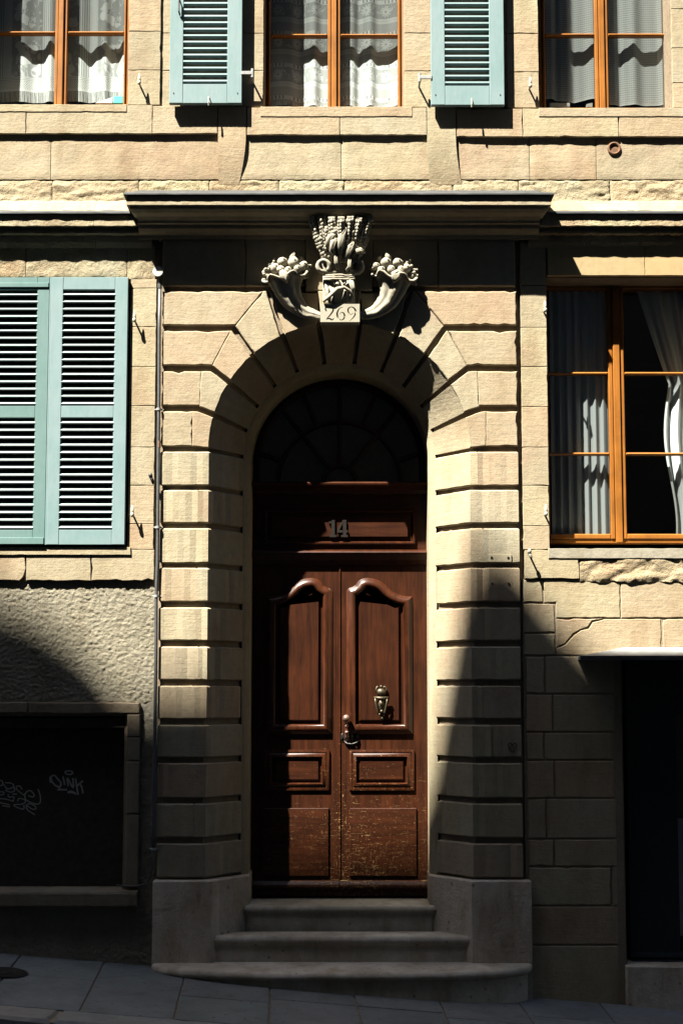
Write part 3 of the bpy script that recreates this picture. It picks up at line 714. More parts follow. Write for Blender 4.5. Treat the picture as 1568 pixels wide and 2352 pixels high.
# pier courses below the springing: plan outlines with the splay
XC = PC-RO; XI = PC-RI
seamL = {4: None, 5: 454, 6: None, 7: 452, 8: None, 9: 458, 10: None, 11: 453, 12: None, 13: 451, 14: None}
seamR = {4: 1098, 5: None, 6: 1109, 7: None, 8: 1098, 9: None, 10: 1104, 11: 1122, 12: None, 13: None, 14: None}
for side in (1, -1):
    for k in range(4, 15):
        z1 = Z(JT[k][1]); z0 = Z(JT[k+1][0])
        s = seamL[k] if side > 0 else (2*779-seamR[k] if seamR[k] else None)
        xo = X(367)
        full = lambda xa: [(xa, .05), (xa, 0), (XC, 0), (XI-.002, YS), (XI-.06, YS+.02)]
        pls = [('rusticated_block', [(xo, .05), (xo, .0025), (X(s)+.006, .0025), (X(s)+.006, .05)]), ('rusticated_block', full(X(s)))] if s else [('rusticated_block', full(xo))]
        for nm, pl in pls:
            pl = [(MX(a, side), b) for a, b in pl]
            v, f = prism(pl, 'Z', z0, z1, .008, .0032, .04, both=True, chip=.12); mk(nm, v, f, M_RUST, portal)
# recessed core behind the joints
def path(r, n=40):
    pts = [(PC-r, ZB)] + [arc(r, rad(90)-math.pi*i/n) for i in range(n+1)] + [(PC+r, ZB)]
    return pts
def loft(name, rings, mat, parent, smooth=False):
    v = []; f = []; m = None
    for (r, y) in rings:
        p = path(r); m = len(p); v += [(a, y, b) for a, b in p]
    for k in range(len(rings)-1):
        for i in range(m-1): f.append((k*m+i, k*m+i+1, (k+1)*m+i+1, (k+1)*m+i))
    o = mk(name, v, f, mat, parent); 
    if smooth: smooth_by_angle(o, 30)
    return o
J = .03
loft('joint_core', [(RO+.022, J), (RI+.026, YS+.012), (RI+.05, YS+.03)], M_MORTAR, portal)
loft('door_surround', [(RI+.012, YS+.002), (RI, YS+.006), (RD+.004, YS+.042), (RD, YS+.047), (RD, .64)], M_RUST, portal, True)
mb = MB(); p = path(RO+.022); xl, xr, zt = X(367)+.012, X(1190)-.012, Z(560)
for i in range(1, len(p)-2):
    mb.add([(p[i][0], J, p[i][1]), (p[i+1][0], J, p[i+1][1]), (p[i+1][0], J, zt), (p[i][0], J, zt)], [(0, 1, 2, 3)])
mb.add([(xl, J, ZB), (p[0][0], J, ZB), (p[0][0], J, zt), (xl, J, zt)], [(0, 1, 2, 3)])
mb.add([(xr, J, ZB), (p[-1][0], J, ZB), (p[-1][0], J, zt), (xr, J, zt)], [(3, 2, 1, 0)])
for xx in (xl, xr): mb.add([(xx, J, ZB), (xx, .09, ZB), (xx, .09, zt), (xx, J, zt)], [(0, 1, 2, 3)])
mb.build('joint_core', M_MORTAR, portal)
# frieze
for (a, c) in ((367, 560), (560, 700), (857, 1010), (1010, 1189)):
    poly = [(X(a)+.001, Z(657)), (X(c)-.001, Z(657)), (X(c)-.001, Z(535)), (X(a)+.001, Z(535))]
    v, f = prism(poly, 'Y', .0, .05, .004, .0015, .04); mk('frieze_stone', v, f, M_RUST, portal)
v, f = prism([(X(700)+.001, Z(668)), (X(857)-.001, Z(668)), (X(857)-.001, Z(535)), (X(700)+.001, Z(535))], 'Y', -.012, .05, .004, .0015, .04); mk('frieze_stone', v, f, M_RUST, portal)
# plinth blocks
for side in (1, -1):
    xo = X(349, -.035, 2100) if side > 0 else MX(X(1221, -.035, 2100), -1); xc = X(486, -.035, 2100) if side > 0 else MX(X(1083, -.035, 2100), -1)
    xi = PC-RI+.03
    pl = [(xo, .08), (xo, -.035), (xc, -.035), (xi, YS-.03), (PC-RD+.012, YS-.012), (PC-RD+.012, .62), (xo+.2, .62)]
    pl = [(MX(a, side), b) for a, b in pl]
    v, f = prism(pl, 'Z', ZB, Z(2023, -.035), .008, .0025, .04, both=True); mk('plinth_block', v, f, M_GREY, portal)
# cornice over the portal
corn = part('portal_cornice')
hwb = (PX1-PX0)/2; pcx = (PX0+PX1)/2
PCN = [(.03, Z(437, .03)), (-.205, Z(449, -.205)), (-.21, Z(457, -.21)), (-.21, Z(470, -.21)), (-.193, Z(472, -.193)), (-.188, Z(480, -.188)), (-.17, Z(489, -.17)), (-.135, Z(497, -.135)), (-.115, Z(507, -.115)), (-.112, Z(513, -.112)), (-.085, Z(516, -.085)), (-.082, Z(525, -.082)), (-.062, Z(533, -.062)), (-.030, Z(540, -.03)), (-.026, Z(549, -.026)), (.02, Z(551, .02))]
PCL = [(.0, Z(437, .0)), (-.224, Z(442.5, -.224)), (-.228, Z(444, -.228)), (-.228, Z(446.5, -.228)), (-.224, Z(447, -.224)), (.0, Z(440, .0))]
def around(name, prof, x0, x1, mat, jit, capL, capR):
    # moulding along the front that returns to the wall at the outer ends
    xs = [x0+(x1-x0)*i/max(2, int((x1-x0)/.05)) for i in range(max(2, int((x1-x0)/.05))+1)]
    v = []; f = []; m = len(prof); cols = []
    if capL: cols.append([(pcx-hwb+min(0, y), .06, z) for y, z in prof])
    for i, x in enumerate(xs):
        c = []
        for k, (y, z) in enumerate(prof):
            q = Vector((x*13, k*2.9, 4)); xx = x
            if capL and i == 0: xx = pcx-hwb+min(0, y)
            if capR and i == len(xs)-1: xx = pcx+hwb-min(0, y)
            c.append((xx, y+noise.noise(q)*jit, z+noise.noise(q*1.7)*jit))
        cols.append(c)
    if capR: cols.append([(pcx+hwb-min(0, y), .06, z) for y, z in prof])
    for c in cols: v += c
    for i in range(len(cols)-1):
        for k in range(m-1): f.append((i*m+k, (i+1)*m+k, (i+1)*m+k+1, i*m+k+1))
    return mk(name, v, f, mat, corn)
L0, L1 = pcx-hwb-.2, pcx+hwb+.2
for (a, b, cl, cr) in ((L0, X(560), True, False), (X(560)+.001, X(855), False, False), (X(855)+.001, X(935), False, False), (X(935)+.001, L1, False, True)):
    around('cornice_stone', PCN, a, b, M_RUST, .0025, cl, cr)
around('lead_flashing', PCL, L0, L1, M_LEAD, .001, True, True)

# ================================================================== CARVING on the keystone
carve = part('keystone_carving')
def C3(px, py, y): q = W(px, py, y); return Vector((q[0], y, q[1]))
PXM = 1/350.0
def stroke_prism(pts, wd_, y0, y1, n=28):
    # pts: control points (px), Catmull-Rom; wd_: widths in px at the controls
    def cr(P, t):
        i = min(int(t), len(P)-2); u = t-i; p0 = P[max(i-1, 0)]; p1 = P[i]; p2 = P[i+1]; p3 = P[min(i+2, len(P)-1)]
        return [0.5*((2*b)+(-a+c)*u+(2*a-5*b+4*c-d)*u*u+(-a+3*b-3*c+d)*u**3) for a, b, c, d in zip(p0, p1, p2, p3)]
    P = [(*p, w) for p, w in zip(pts, wd_)]; S = [cr(P, t*(len(P)-1)/n*0.99999) for t in range(n+1)]
    L = []; Rr = []
    for i, s in enumerate(S):
        a = S[max(i-1, 0)]; b = S[min(i+1, n)]; d = Vector((b[0]-a[0], b[1]-a[1])); d = d.normalized() if d.length > 1e-6 else Vector((1, 0))
        nn = Vector((-d.y, d.x))*max(.5, s[2])/2
        L.append((s[0]+nn.x, s[1]+nn.y)); Rr.append((s[0]-nn.x, s[1]-nn.y))
    if y0 is None: return L + Rr[::-1]
    v = []; f = []
    for i in range(n+1):
        for y in (y0, y1):
            for q in (L[i], Rr[i]):
                w = W(q[0], q[1], y0); v.append((w[0], y, w[1]))
    for i in range(n):
        a = i*4; b = a+4
        f += [(a, b, b+1, a+1), (a+2, a+3, b+3, b+2), (a, a+2, b+2, b), (a+1, b+1, b+3, a+3)]
    f += [(0, 1, 3, 2), (n*4, n*4+2, n*4+3, n*4+1)]
    return v, f
digits = [([(750, 715), (747, 709), (753, 704.5), (761, 705.5), (765, 712), (760, 721), (753, 729), (749, 733.5), (756, 731.5), (762, 734.5), (767, 730.5)], [3.5, 4, 2.5, 3.5, 5, 4.5, 3, 2, 4, 4.5, 1.5]),
          ([(788, 705), (779, 709), (774, 720), (777, 731), (784, 735), (791, 729), (789.5, 720), (784, 717.5), (779.5, 721)], [1.2, 3, 5, 4.2, 2.4, 5, 3.6, 1.8, 1.2]),
          ([(811, 719.5), (805, 722), (800, 717), (799.5, 709.5), (806, 705), (814, 709), (816.5, 718), (812, 728), (803, 737)], [1.2, 1.8, 3.6, 4, 2.2, 4.5, 5, 3.2, 1.2])]
YT = -.10
cu = bpy.data.curves.new('number_tablet', 'CURVE'); cu.dimensions = '2D'; cu.fill_mode = 'BOTH'; cu.extrude = .0055
def spl(pts):
    sp = cu.splines.new('POLY'); sp.points.add(len(pts)-1); sp.use_cyclic_u = True
    for k, p in enumerate(pts): sp.points[k].co = (p[0], p[1], 0, 1)
tx0, tx1, tz0, tz1 = X(735.5, YT, 718), X(825.5, YT, 718), Z(739.5, YT), Z(698, YT)
spl([(tx0, tz0), (tx1, tz0), (tx1, tz1), (tx0, tz1)])
for pts, ws in digits: spl([W(a, b, YT) for a, b in stroke_prism(pts, [w*.8 for w in ws], None, None, 44)])
co = bpy.data.objects.new('tmp', cu); COL.objects.link(co)
me = bpy.data.meshes.new_from_object(co.evaluated_get(bpy.context.evaluated_depsgraph_get()))
mb = MB(); mb.add([(v.co.x, YT+.0055-v.co.z, v.co.y) for v in me.vertices], [tuple(p.vertices) for p in me.polygons])
bpy.data.objects.remove(co); bpy.data.meshes.remove(me)
mb.box(tx0+.0005, tx1-.0005, YT+.0105, -.02, tz0+.0005, tz1-.0005); mb.build('number_tablet', M_CARVE, carve)
# block behind the sheaf
mb = MB(); mb.bbox(X(741, -.06, 660), X(815, -.06, 660), -.07, .0, Z(699, -.06), Z(634, -.06), .01); mb.build('sheaf_base', M_CARVE, carve)
# wheat sheaf
sv = [C3(716, 512, -.08), C3(848, 512, -.08), C3(812, 634, -.07), C3(746, 634, -.07), C3(722, 512, -.0), C3(842, 512, -.0), C3(812, 634, -.0), C3(746, 634, -.0)]
mk('sheaf_core', sv, [(0, 3, 2, 1), (0, 1, 5, 4), (1, 2, 6, 5), (2, 3, 7, 6), (3, 0, 4, 7), (4, 5, 6, 7)], M_CARVE, carve)
for i in range(19):
    row = i % 3; t = (i/18.0-.5)*2
    top = C3(782+t*66+random.uniform(-2, 2), (503, 526, 549)[row]+random.uniform(-3, 3), -.172+.020*row+.035*t*t+random.uniform(-.008, .008))
    base = C3(781+t*38, 604, -.10+.02*abs(t))
    mb = MB(); dirn = (top-base).normalized(); sidev = Vector((dirn.z, 0, -dirn.x)); ln = min(.13, (top-base).length*.75)
    mb.tube([base, top-dirn*ln*.5, top-dirn*.004], [.008, .016, .018], 8)
    n = max(3, int(ln/.021))
    for k in range(n):
        c = top-dirn*(.014+ln*k/n)
        for sgn in (-1, 1): mb.ball(c+sidev*sgn*.0145+Vector((0, -.009, .005*sgn)), .0118, 8, 6, (1, .9, 1.4))
        mb.ball(c+Vector((0, -.020, -.006)), .0105, 8, 6, (1, .9, 1.4))
    for k in range(5):
        a = (k-2)*.0068; mb.tube([top-dirn*.016+sidev*a+Vector((0, -.010, 0)), top+dirn*.012+sidev*a*1.35+Vector((0, -.012, 0))], [.0052, .0046], 6)
    mb.build('wheat_ear', M_CARVE, carve, True)
def leaf(pts, widths, name='leaf', cup=.012):
    # leaf blade along a 3-D midrib with thickness
    pts = [Vector(p) for p in pts]; n = len(pts); v = []; f = []
    for i, p in enumerate(pts):
        t = (pts[min(i+1, n-1)]-pts[max(i-1, 0)]).normalized(); s = t.cross(Vector((0, -1, 0))).normalized()
        w = widths[i]
        for (a, dy) in ((-1, -cup*.2), (-.5, -cup), (0, -cup*.5), (.5, -cup), (1, -cup*.2)): v.append(p+s*(a*w)+Vector((0, dy, 0)))
        for (a, dy) in ((1, .012), (-1, .012)): v.append(p+s*(a*w*.9)+Vector((0, dy, 0)))
    m = 7
    for i in range(n-1):
        for k in range(m): f.append((i*m+k, i*m+(k+1) % m, (i+1)*m+(k+1) % m, (i+1)*m+k))
    f += [tuple(range(m-1, -1, -1)), tuple((n-1)*m+k for k in range(m))]
    return mk(name, v, f, M_CARVE, carve, True)
leaf([C3(781, 590, -.13), C3(780, 568, -.16), C3(785, 545, -.175), C3(795, 524, -.165)], [.008, .022, .026, .004])
leaf([C3(790, 600, -.12), C3(800, 580, -.15), C3(806, 567, -.16), C3(812, 556, -.15)], [.008, .02, .024, .005])
leaf([C3(772, 596, -.12), C3(762, 575, -.155), C3(766, 556, -.17), C3(776, 548, -.16)], [.008, .02, .022, .006])
leaf([C3(765, 575, -.13), C3(752, 560, -.15), C3(760, 543, -.165), C3(772, 536, -.16)], [.006, .02, .022, .006])
leaf([C3(800, 592, -.11), C3(815, 578, -.14), C3(828, 574, -.15), C3(838, 580, -.14)], [.006, .016, .018, .004])
leaf([C3(776, 618, -.12), C3(772, 603, -.145), C3(771, 590, -.14), C3(774, 580, -.13)], [.008, .015, .012, .004])
leaf([C3(795, 622, -.11), C3(803, 612, -.13), C3(803, 598, -.13), C3(800, 586, -.12)], [.008, .014, .012, .004])
# ribbon loops
for (cx, cy, s, y) in ((743, 612, 1, -.11), (819, 613, -1, -.085)):
    pts = []
    for i in range(15):
        a = -.9 + i/14*5.2
        pts.append(C3(cx + s*13*math.cos(a), cy - 13*math.sin(a), y-.012*math.sin(i/14*math.pi)))
    pts.append(C3(cx+s*28, cy+17, y+.01))
    mb = MB(); mb.tube(pts, .016, 8, flat=1.3); mb.build('ribbon', M_CARVE, carve, True)
# binding and the crossed stems below it
mb = MB()
for k in range(3): mb.tube([C3(744+i*7, 632+k*4.5+math.sin(i)*.8, -.108-.022*math.sin(i/10*math.pi)) for i in range(11)], .0065, 7)
mb.build('binding', M_CARVE, carve, True)
for (a, b) in (((752, 645), (774, 697)), ((762, 645), (768, 697)), ((776, 645), (760, 697)), ((789, 645), (797, 697)), ((800, 646), (786, 697)), ((810, 648), (806, 696)), ((748, 650), (757, 697))):
    mb = MB(); mb.tube([C3(*a, -.085), C3((a[0]+b[0])/2, (a[1]+b[1])/2, -.105), C3(*b, -.09)], .0125, 8); mb.build('stem', M_CARVE, carve, True)
mb = MB(); mb.tube([C3(742, 693, -.11), C3(757, 680, -.125), C3(775, 664, -.13), C3(790, 660, -.13), C3(803, 668, -.125), C3(812, 686, -.11)], [.010, .014, .014, .012, .012, .006], 8, flat=.7); mb.build('ribbon', M_CARVE, carve, True)
leaf([C3(808, 672, -.11), C3(811, 660, -.125), C3(806, 648, -.12), C3(800, 643, -.11)], [.006, .018, .018, .006])
# horns of plenty
def bez(P, t):
    P = [Vector(p) for p in P]
    while len(P) > 1: P = [P[i].lerp(P[i+1], t) for i in range(len(P)-1)]
    return P[0]
for side in (1, -1):
    mpx = lambda px: px if side > 0 else 2*781-px
    Q = lambda px, py, y: C3(mpx(px), py, y)
    ctrl = [Q(656, 638, -.050), Q(661, 664, -.045), Q(674, 692, -.036), Q(699, 715, -.032), Q(739, 727, -.045)]
    def crv(t):
        t *= 4*.9999; i = int(t); u = t-i; p = [ctrl[max(0, min(4, i+k))] for k in (-1, 0, 1, 2)]
        return .5*((2*p[1])+(p[2]-p[0])*u+(2*p[0]-5*p[1]+4*p[2]-p[3])*u*u+(3*p[1]-p[0]-3*p[2]+p[3])*u**3)
    NP = 26; pts = [crv(i/NP) for i in range(NP+1)]; rad_ = [.088*(1-i/NP)**1.0+.021 for i in range(NP+1)]
    n = 42; v = []; f = []
    for i, p in enumerate(pts):
        t = (pts[min(i+1, NP)]-pts[max(i-1, 0)]).normalized(); a = t.cross(Vector((0, -1, 0))).normalized(); b = a.cross(t).normalized()
        flare = 1.0+.30*math.exp(-i/1.6)
        for k in range(n):
            w = 2*math.pi*k/n; r = rad_[i]*(1+.10*(abs(math.cos(3.5*w))*2-1))*flare
            q = p+a*(r*math.cos(w))+b*(r*.55*math.sin(w))
            if i < 3: q -= t*(.018*math.cos(6*w+1.0))*(1-i/3)
            v.append(q)
    for i in range(NP):
        for k in range(n): f.append((i*n+k, i*n+(k+1) % n, (i+1)*n+(k+1) % n, (i+1)*n+k))
    f += [tuple(NP*n+k for k in range(n))]
    k0 = len(v); t0 = (pts[1]-pts[0]).normalized()
    for k in range(n): v.append(Vector(v[k]).lerp(pts[0], .16)+t0*.012)
    for k in range(n): f.append((k, k0+k, k0+(k+1) % n, (k+1) % n))
    f.append(tuple(k0+k for k in range(n)))
    hn = mk('cornucopia', v, f, M_CARVE, carve, True)
    mb = MB(); mb.tube([v[k % n] for k in range(n+1)], .0085, 7, cap=False); mb.build('rim', M_CARVE, carve, True)
    fruits = [(650, 603, 12.5, -.125), (675, 603, 13.5, -.13), (697, 611, 10, -.11), (691, 593, 7, -.09), (631, 617, 11, -.115), (663, 620, 9, -.15), (684, 619, 9, -.15), (643, 620, 9, -.14), (667, 589, 6, -.08)]
    for (a, b, r, y) in fruits:
        c = Q(a+random.uniform(-2, 2), b+random.uniform(-1.5, 1.5), y+.048); mb = MB(); rr = r*PXM*random.uniform(.95, 1.08)
        mb.ball(c, rr, 14, 10, (1, .95, random.choice([.9, 1.0, 1.12])))
        mb.ball(c+Vector((rr*.25, -rr*.85, rr*.35)), rr*.18, 6, 4)
        mb.build('fruit', M_CARVE, carve, True)
    for (cx, cy, m, y) in ((624, 604, 11, -.085), (611, 625, 8, -.08), (706, 612, 8, -.085)):
        mb = MB()
        for k in range(m): mb.ball(Q(cx+random.uniform(-7, 7), cy+random.uniform(-11, 11), y+.035+random.uniform(-.02, .01)), .0115, 8, 6)
        mb.build('grapes', M_CARVE, carve, True)
    leaf([Q(646, 622, -.115), Q(652, 632, -.128), Q(656, 641, -.125), Q(659, 648, -.115)], [.016, .036, .024, .004], cup=.02)
    leaf([Q(668, 600, -.07), Q(671, 592, -.085), Q(674, 586, -.085), Q(676, 582, -.075)], [.010, .018, .014, .004])

for o in list(carve.children):          # worn, hand-cut surfaces
    if o.name.startswith(('number', 'sheaf_')): continue
    for vt in o.data.vertices:
        q = vt.co*38.0; vt.co += noise.noise_vector(q)*.0042 + noise.noise_vector(q*2.7)*.0022

# ================================================================== DOOR
YD = .505
DZ = lambda py: Z(py, YD)
DX = lambda px: X(px, YD, 1700)
door = part('double_door'); trans = part('door_transom')
CX = DX(779)
def rings(path2d, prof, name, mat, parent, fill=True, smooth=True):
    p = [Vector(q) for q in path2d]
    if area2(p) < 0: p = p[::-1]
    v = []; f = []; n = len(p)
    for (d, y) in prof:
        for q in inset(p, d): v.append((q[0], y, q[1]))
    for k in range(len(prof)-1):
        for i in range(n): f.append((k*n+i, k*n+(i+1) % n, (k+1)*n+(i+1) % n, (k+1)*n+i))
    if fill: f.append(tuple((len(prof)-1)*n+i for i in range(n)))
    o = mk(name, v, f, mat, parent)
    return smooth_by_angle(o, 35) if smooth else o
BOL = [(d*1.38, y) for d, y in [(-.004, YD+.002), (-.004, YD-.004), (.002, YD-.012), (.010, YD-.024), (.020, YD-.032), (.030, YD-.034), (.038, YD-.029), (.043, YD-.018), (.045, YD-.004)]]
SIMP = [(d*1.25, y) for d, y in [(0, YD+.002), (0, YD-.014), (.008, YD-.018), (.014, YD-.018), (.016, YD-.012), (.030, YD-.026), (.037, YD-.028), (.040, YD-.020), (.041, YD-.003)]]
def field(path2d, ins, name, parent, mat, lift=.014):
    p = [Vector(q) for q in path2d]
    if area2(p) < 0: p = p[::-1]
    return rings(inset(p, ins), [(0, YD-.001), (.002, YD-.005), (.010, YD-lift), (.013, YD-lift-.004)], name, mat, parent)
topR = [(797, 1358), (803, 1352), (811, 1350), (819, 1344), (825, 1335.5), (833, 1331), (843, 1329), (856, 1330.5), (868, 1334), (880, 1341), (889, 1349.5), (897, 1357), (906, 1363), (917, 1368), (930, 1371), (946, 1372)]
for side in (1, -1):
    mm = (lambda p: p) if side > 0 else (lambda p: 2*779.0-p)
    leafn = 'door_leaf'
    lo, hi = (CX+.0025, PC+RD-.001) if side > 0 else (PC-RD+.001, CX-.0025)
    mb = MB(); mb.box(lo, hi, YD, YD+.05, DZ(2052), DZ(1300)); L = mb.build(leafn, M_DOOR, door)
    # upper panel
    pth = [(DX(mm(a)), DZ(b)) for a, b in topR] + [(DX(mm(946)), DZ(1684)), (DX(mm(797)), DZ(1684))]
    rings(pth, BOL, 'panel_moulding', M_DOORM, L, fill=False)
    field(pth, .080, 'raised_panel', L, M_DOOR)
    pth = [(DX(mm(802)), DZ(1722)), (DX(mm(950)), DZ(1722)), (DX(mm(950)), DZ(1815)), (DX(mm(802)), DZ(1815))]
    rings(pth, SIMP, 'panel_moulding', M_DOORM, L, fill=False); field(pth, .064, 'raised_panel', L, M_DOORH, .010)
    pth = [(DX(mm(803)), DZ(1856)), (DX(mm(955)), DZ(1856)), (DX(mm(955)), DZ(2012)), (DX(mm(803)), DZ(2012))]
    rings(pth, [(0, YD+.001), (0, YD-.010), (.004, YD-.014), (.012, YD-.015)], 'kick_panel', M_DOORH, L)
    # weather board
    mb = MB(); run('weather_board', [(YD+.01, DZ(2020)), (YD-.012, DZ(2023)), (YD-.030, DZ(2031)), (YD-.034, DZ(2036)), (YD-.030, DZ(2040)), (YD-.012, DZ(2046)), (YD-.012, DZ(2056)), (YD+.01, DZ(2057))], lo, hi, M_DOORH, L, .2, .0004)
    if side > 0:
        # meeting bead on the right leaf's edge
        mb = MB(); mb.tube([(CX+.004, YD-.003, DZ(2018)), (CX+.004, YD-.003, DZ(1302))], .006, 8); mb.build('astragal', M_DOORM, L)
        # knob with plate
        kb = MB(); c = C3(795, 1650, YD-.06); kb.ball(tuple(c), .026, 16, 12); kb.tube([c, c+Vector((0, .03, -.012)), C3(796, 1690, YD-.03), C3(797, 1700, YD-.006)], [.012, .010, .012, .018], 10)
        for py in (1668, 1682): kb.ball(tuple(C3(796, py, YD-.045)), .014, 10, 8, (1, 1, .8))
        kb.build('door_knob', M_BRONZE, L, True)
        pm = MB(); pm.disc((DX(803), DZ(1694)), .032, YD-.006, YD, 20); pm.ball(tuple(C3(805, 1684, YD-.004)), .012, 10, 6)
        for s in (-1, 1):
            pts = [C3(803+s*(10+8*t+3*math.sin(t*3)), 1694+7*math.cos(t*5.2)-2, YD-.008) for t in [i/12*1.4 for i in range(13)]]
            pm.tube(pts, .0045, 6)
        pm.tube([C3(790, 1702, YD-.010), C3(797, 1708, YD-.022), C3(808, 1709, YD-.024), C3(818, 1706, YD-.018), C3(824, 1700, YD-.008)], .0055, 7)
        pm.disc((DX(806), DZ(1690)), .007, YD-.012, YD-.006, 12)
        pm.build('lock_plate', M_IRON, L, True)
        # knocker
        kn = MB()
        c = C3(875, 1590, YD-.03)
        kn.ball(tuple(c), .034, 14, 9, (1, .7, .8)); kn.ball(tuple(C3(875, 1577, YD-.03)), .010, 8, 6)
        for s in (-1, 1):
            kn.tube([C3(875+s*4, 1579, YD-.028), C3(875+s*9, 1577, YD-.03), C3(875+s*12, 1583, YD-.03), C3(875+s*10, 1590, YD-.035)], .006, 7)
            kn.tube([C3(875+s*14, 1602, YD-.05), C3(875+s*13, 1614, YD-.055), C3(875+s*8, 1636, YD-.05), C3(875+s*6, 1642, YD-.045)], [.006, .007, .006, .004], 8)
        kn.tube([C3(858, 1602, YD-.05), C3(875, 1604, YD-.055), C3(892, 1602, YD-.05)], [.007, .013, .007], 9)
        kn.tube([C3(875, 1606, YD-.034), C3(875, 1622, YD-.03), C3(875, 1640, YD-.03)], [.026, .024, .012], 10, lobes=4, amp=.1)
        kn.ball(tuple(C3(875, 1616, YD-.060)), .010, 8, 6, (1, .8, 1.5)); kn.ball(tuple(C3(876, 1634, YD-.052)), .012, 8, 6); kn.ball(tuple(C3(871, 1641, YD-.045)), .008, 8, 6); kn.ball(tuple(C3(880, 1643, YD-.045)), .008, 8, 6)
        kn.ball(tuple(C3(876, 1650, YD-.03)), .014, 10, 7, (1, 1, .8))
        kn.build('door_knocker', M_BRASS, L, True)
# transom: frieze with panel, ledges
TZ0, TZ1 = DZ(1300), DZ(1120)
mb = MB(); mb.box(PC-RD+.001, PC+RD-.001, YD-.004, YD+.06, TZ0+.0, DZ(1112)); mb.build('transom_board', M_DOORH, trans)
LED = lambda py0, d0: [(YD, DZ(py0)), (YD-d0*.9, DZ(py0+1)), (YD-d0, DZ(py0+5)), (YD-d0*.97, DZ(py0+9)), (YD-d0*.7, DZ(py0+12)), (YD-d0*.4, DZ(py0+16)), (YD-d0*.3, DZ(py0+24)), (YD, DZ(py0+25))]
run('upper_ledge', LED(1112, .135), PC-RD+.002, PC+RD-.002, M_DOORM, trans, .3, .0003)
run('lower_ledge', [(YD, DZ(1262)), (YD-.052, DZ(1268)), (YD-.056, DZ(1271)), (YD-.05, DZ(1275)), (YD-.04, DZ(1279)), (YD-.022, DZ(1287)), (YD-.016, DZ(1297)), (YD, DZ(1298))], PC-RD+.002, PC+RD-.002, M_DOORM, trans, .3, .0003)
pth = [(DX(605), DZ(1172)), (DX(955), DZ(1172)), (DX(955), DZ(1251)), (DX(605), DZ(1251))]
rings(pth, [(0, YD-.003), (0, YD-.020), (.006, YD-.026), (.014, YD-.026), (.020, YD-.018), (.022, YD-.006)], 'transom_moulding', M_DOORM, trans, fill=False)
pth = [(DX(622), DZ(1188)), (DX(938), DZ(1188)), (DX(938), DZ(1234)), (DX(622), DZ(1234))]
rings(pth, [(0, YD-.003), (0, YD-.022), (.003, YD-.025)], 'transom_panel', M_DOORH, trans)
def num_poly(px_pts, name):
    poly = [(X(a, YD-.04, 1215), Z(b, YD-.04)) for a, b in px_pts]; v, f = prism(poly, 'Y', YD-.040, YD-.024, .0015, 0); return v, f
mb = MB()
one = [(755, 1199), (763, 1194.5), (769, 1194.5), (769, 1229), (773, 1229), (773, 1234), (757, 1234), (757, 1229), (761, 1229), (761, 1202), (755, 1203)]
mb.add(*num_poly(one, 'one')); mb.build('numeral', M_NUM, trans)
mb = MB(); four_out = [(787, 1194.5), (795.5, 1194.5), (795.5, 1218), (799, 1218), (799, 1223.5), (795.5, 1223.5), (795.5, 1229), (799, 1229), (799, 1234), (783, 1234), (783, 1229), (787, 1229), (787, 1223.5), (774.5, 1223.5), (774.5, 1219), (784, 1204), (787, 1196)]
mb.add(*num_poly([(787, 1194.5), (795.5, 1194.5), (795.5, 1218), (799, 1218), (799, 1223.5), (795.5, 1223.5), (795.5, 1229), (799, 1229), (799, 1234), (783, 1234), (783, 1229), (787.5, 1229), (787.5, 1223.5), (787.5, 1218)], 'a'))
mb.add(*num_poly([(786.9, 1218), (786.9, 1223.5), (774.5, 1223.5), (774.5, 1218)], 'b')); mb.add(*num_poly([(774.5, 1217.8), (786.9, 1194.5), (786.9, 1203), (779.5, 1217.8)], 'c')); mb.build('numeral', M_NUM, trans)
# fanlight
fan = part('fanlight'); ZF = DZ(1112); YF = YD+.03
mb = MB(); v = [(PC+0, YF+.012, ZF)]; n = 40
fz = ZC-ZF
pts = [(PC-RD, ZF)] + [arc(RD, rad(90)-math.pi*i/n) for i in range(n+1)] + [(PC+RD, ZF)]
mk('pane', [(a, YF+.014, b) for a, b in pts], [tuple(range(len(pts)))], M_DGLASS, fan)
M_FANW = simple('dark_fanlight_wood', (.018, .009, .006), .5)
def bar(p0, p1, w=.020):
    a = Vector(p0); b = Vector(p1); d = (b-a).normalized(); nn = Vector((-d.y, d.x))*w
    q = [a+nn, a-nn, b-nn, b+nn]; v, f = prism(q, 'Y', YF-.02, YF+.012, .004, 0); mk('glazing_bar', v, f, M_FANW, fan)
O = Vector((PC, ZF+.02))
def ringbar(r, w=.016, sx=1.0):
    v = []; f = []; n = 32
    for i in range(n+1):
        t = math.pi*i/n
        for (rr, y) in ((r-w, YF+.012), (r-w*.7, YF-.018), (r+w*.7, YF-.018), (r+w, YF+.012)): v.append((O.x+rr*math.cos(t)*sx, y, O.y+rr*math.sin(t)))
    for i in range(n):
        for k in range(3): f.append((i*4+k, i*4+k+1, (i+1)*4+k+1, (i+1)*4+k))
    mk('glazing_bar', v, f, M_FANW, fan)
ringbar(.115); ringbar(.43)
for k, a in enumerate((20, 52, 68, 90, 112, 128, 160)):
    d = Vector((math.cos(rad(a)), math.sin(rad(a))))
    r0 = .125 if a in (52, 90, 128) else .44
    t = .80
    e = O+d*t
    for s in range(40):     # stop at the arch
        e = O+d*(t-.01*s)
        if (e.y < ZC and abs(e.x-PC) < RD-.03) or (e.y >= ZC and math.hypot(e.x-PC, e.y-ZC) < RD-.03): break
    bar(O+d*r0, e, .014)
v = []; f = []
for i, (a, b) in enumerate(path(RD-.001)):
    pass
loft('fanlight_frame', [(RD-.002, YF-.025), (RD-.035, YF-.03), (RD-.045, YF-.01), (RD-.045, YF+.02)], M_FANW, fan)
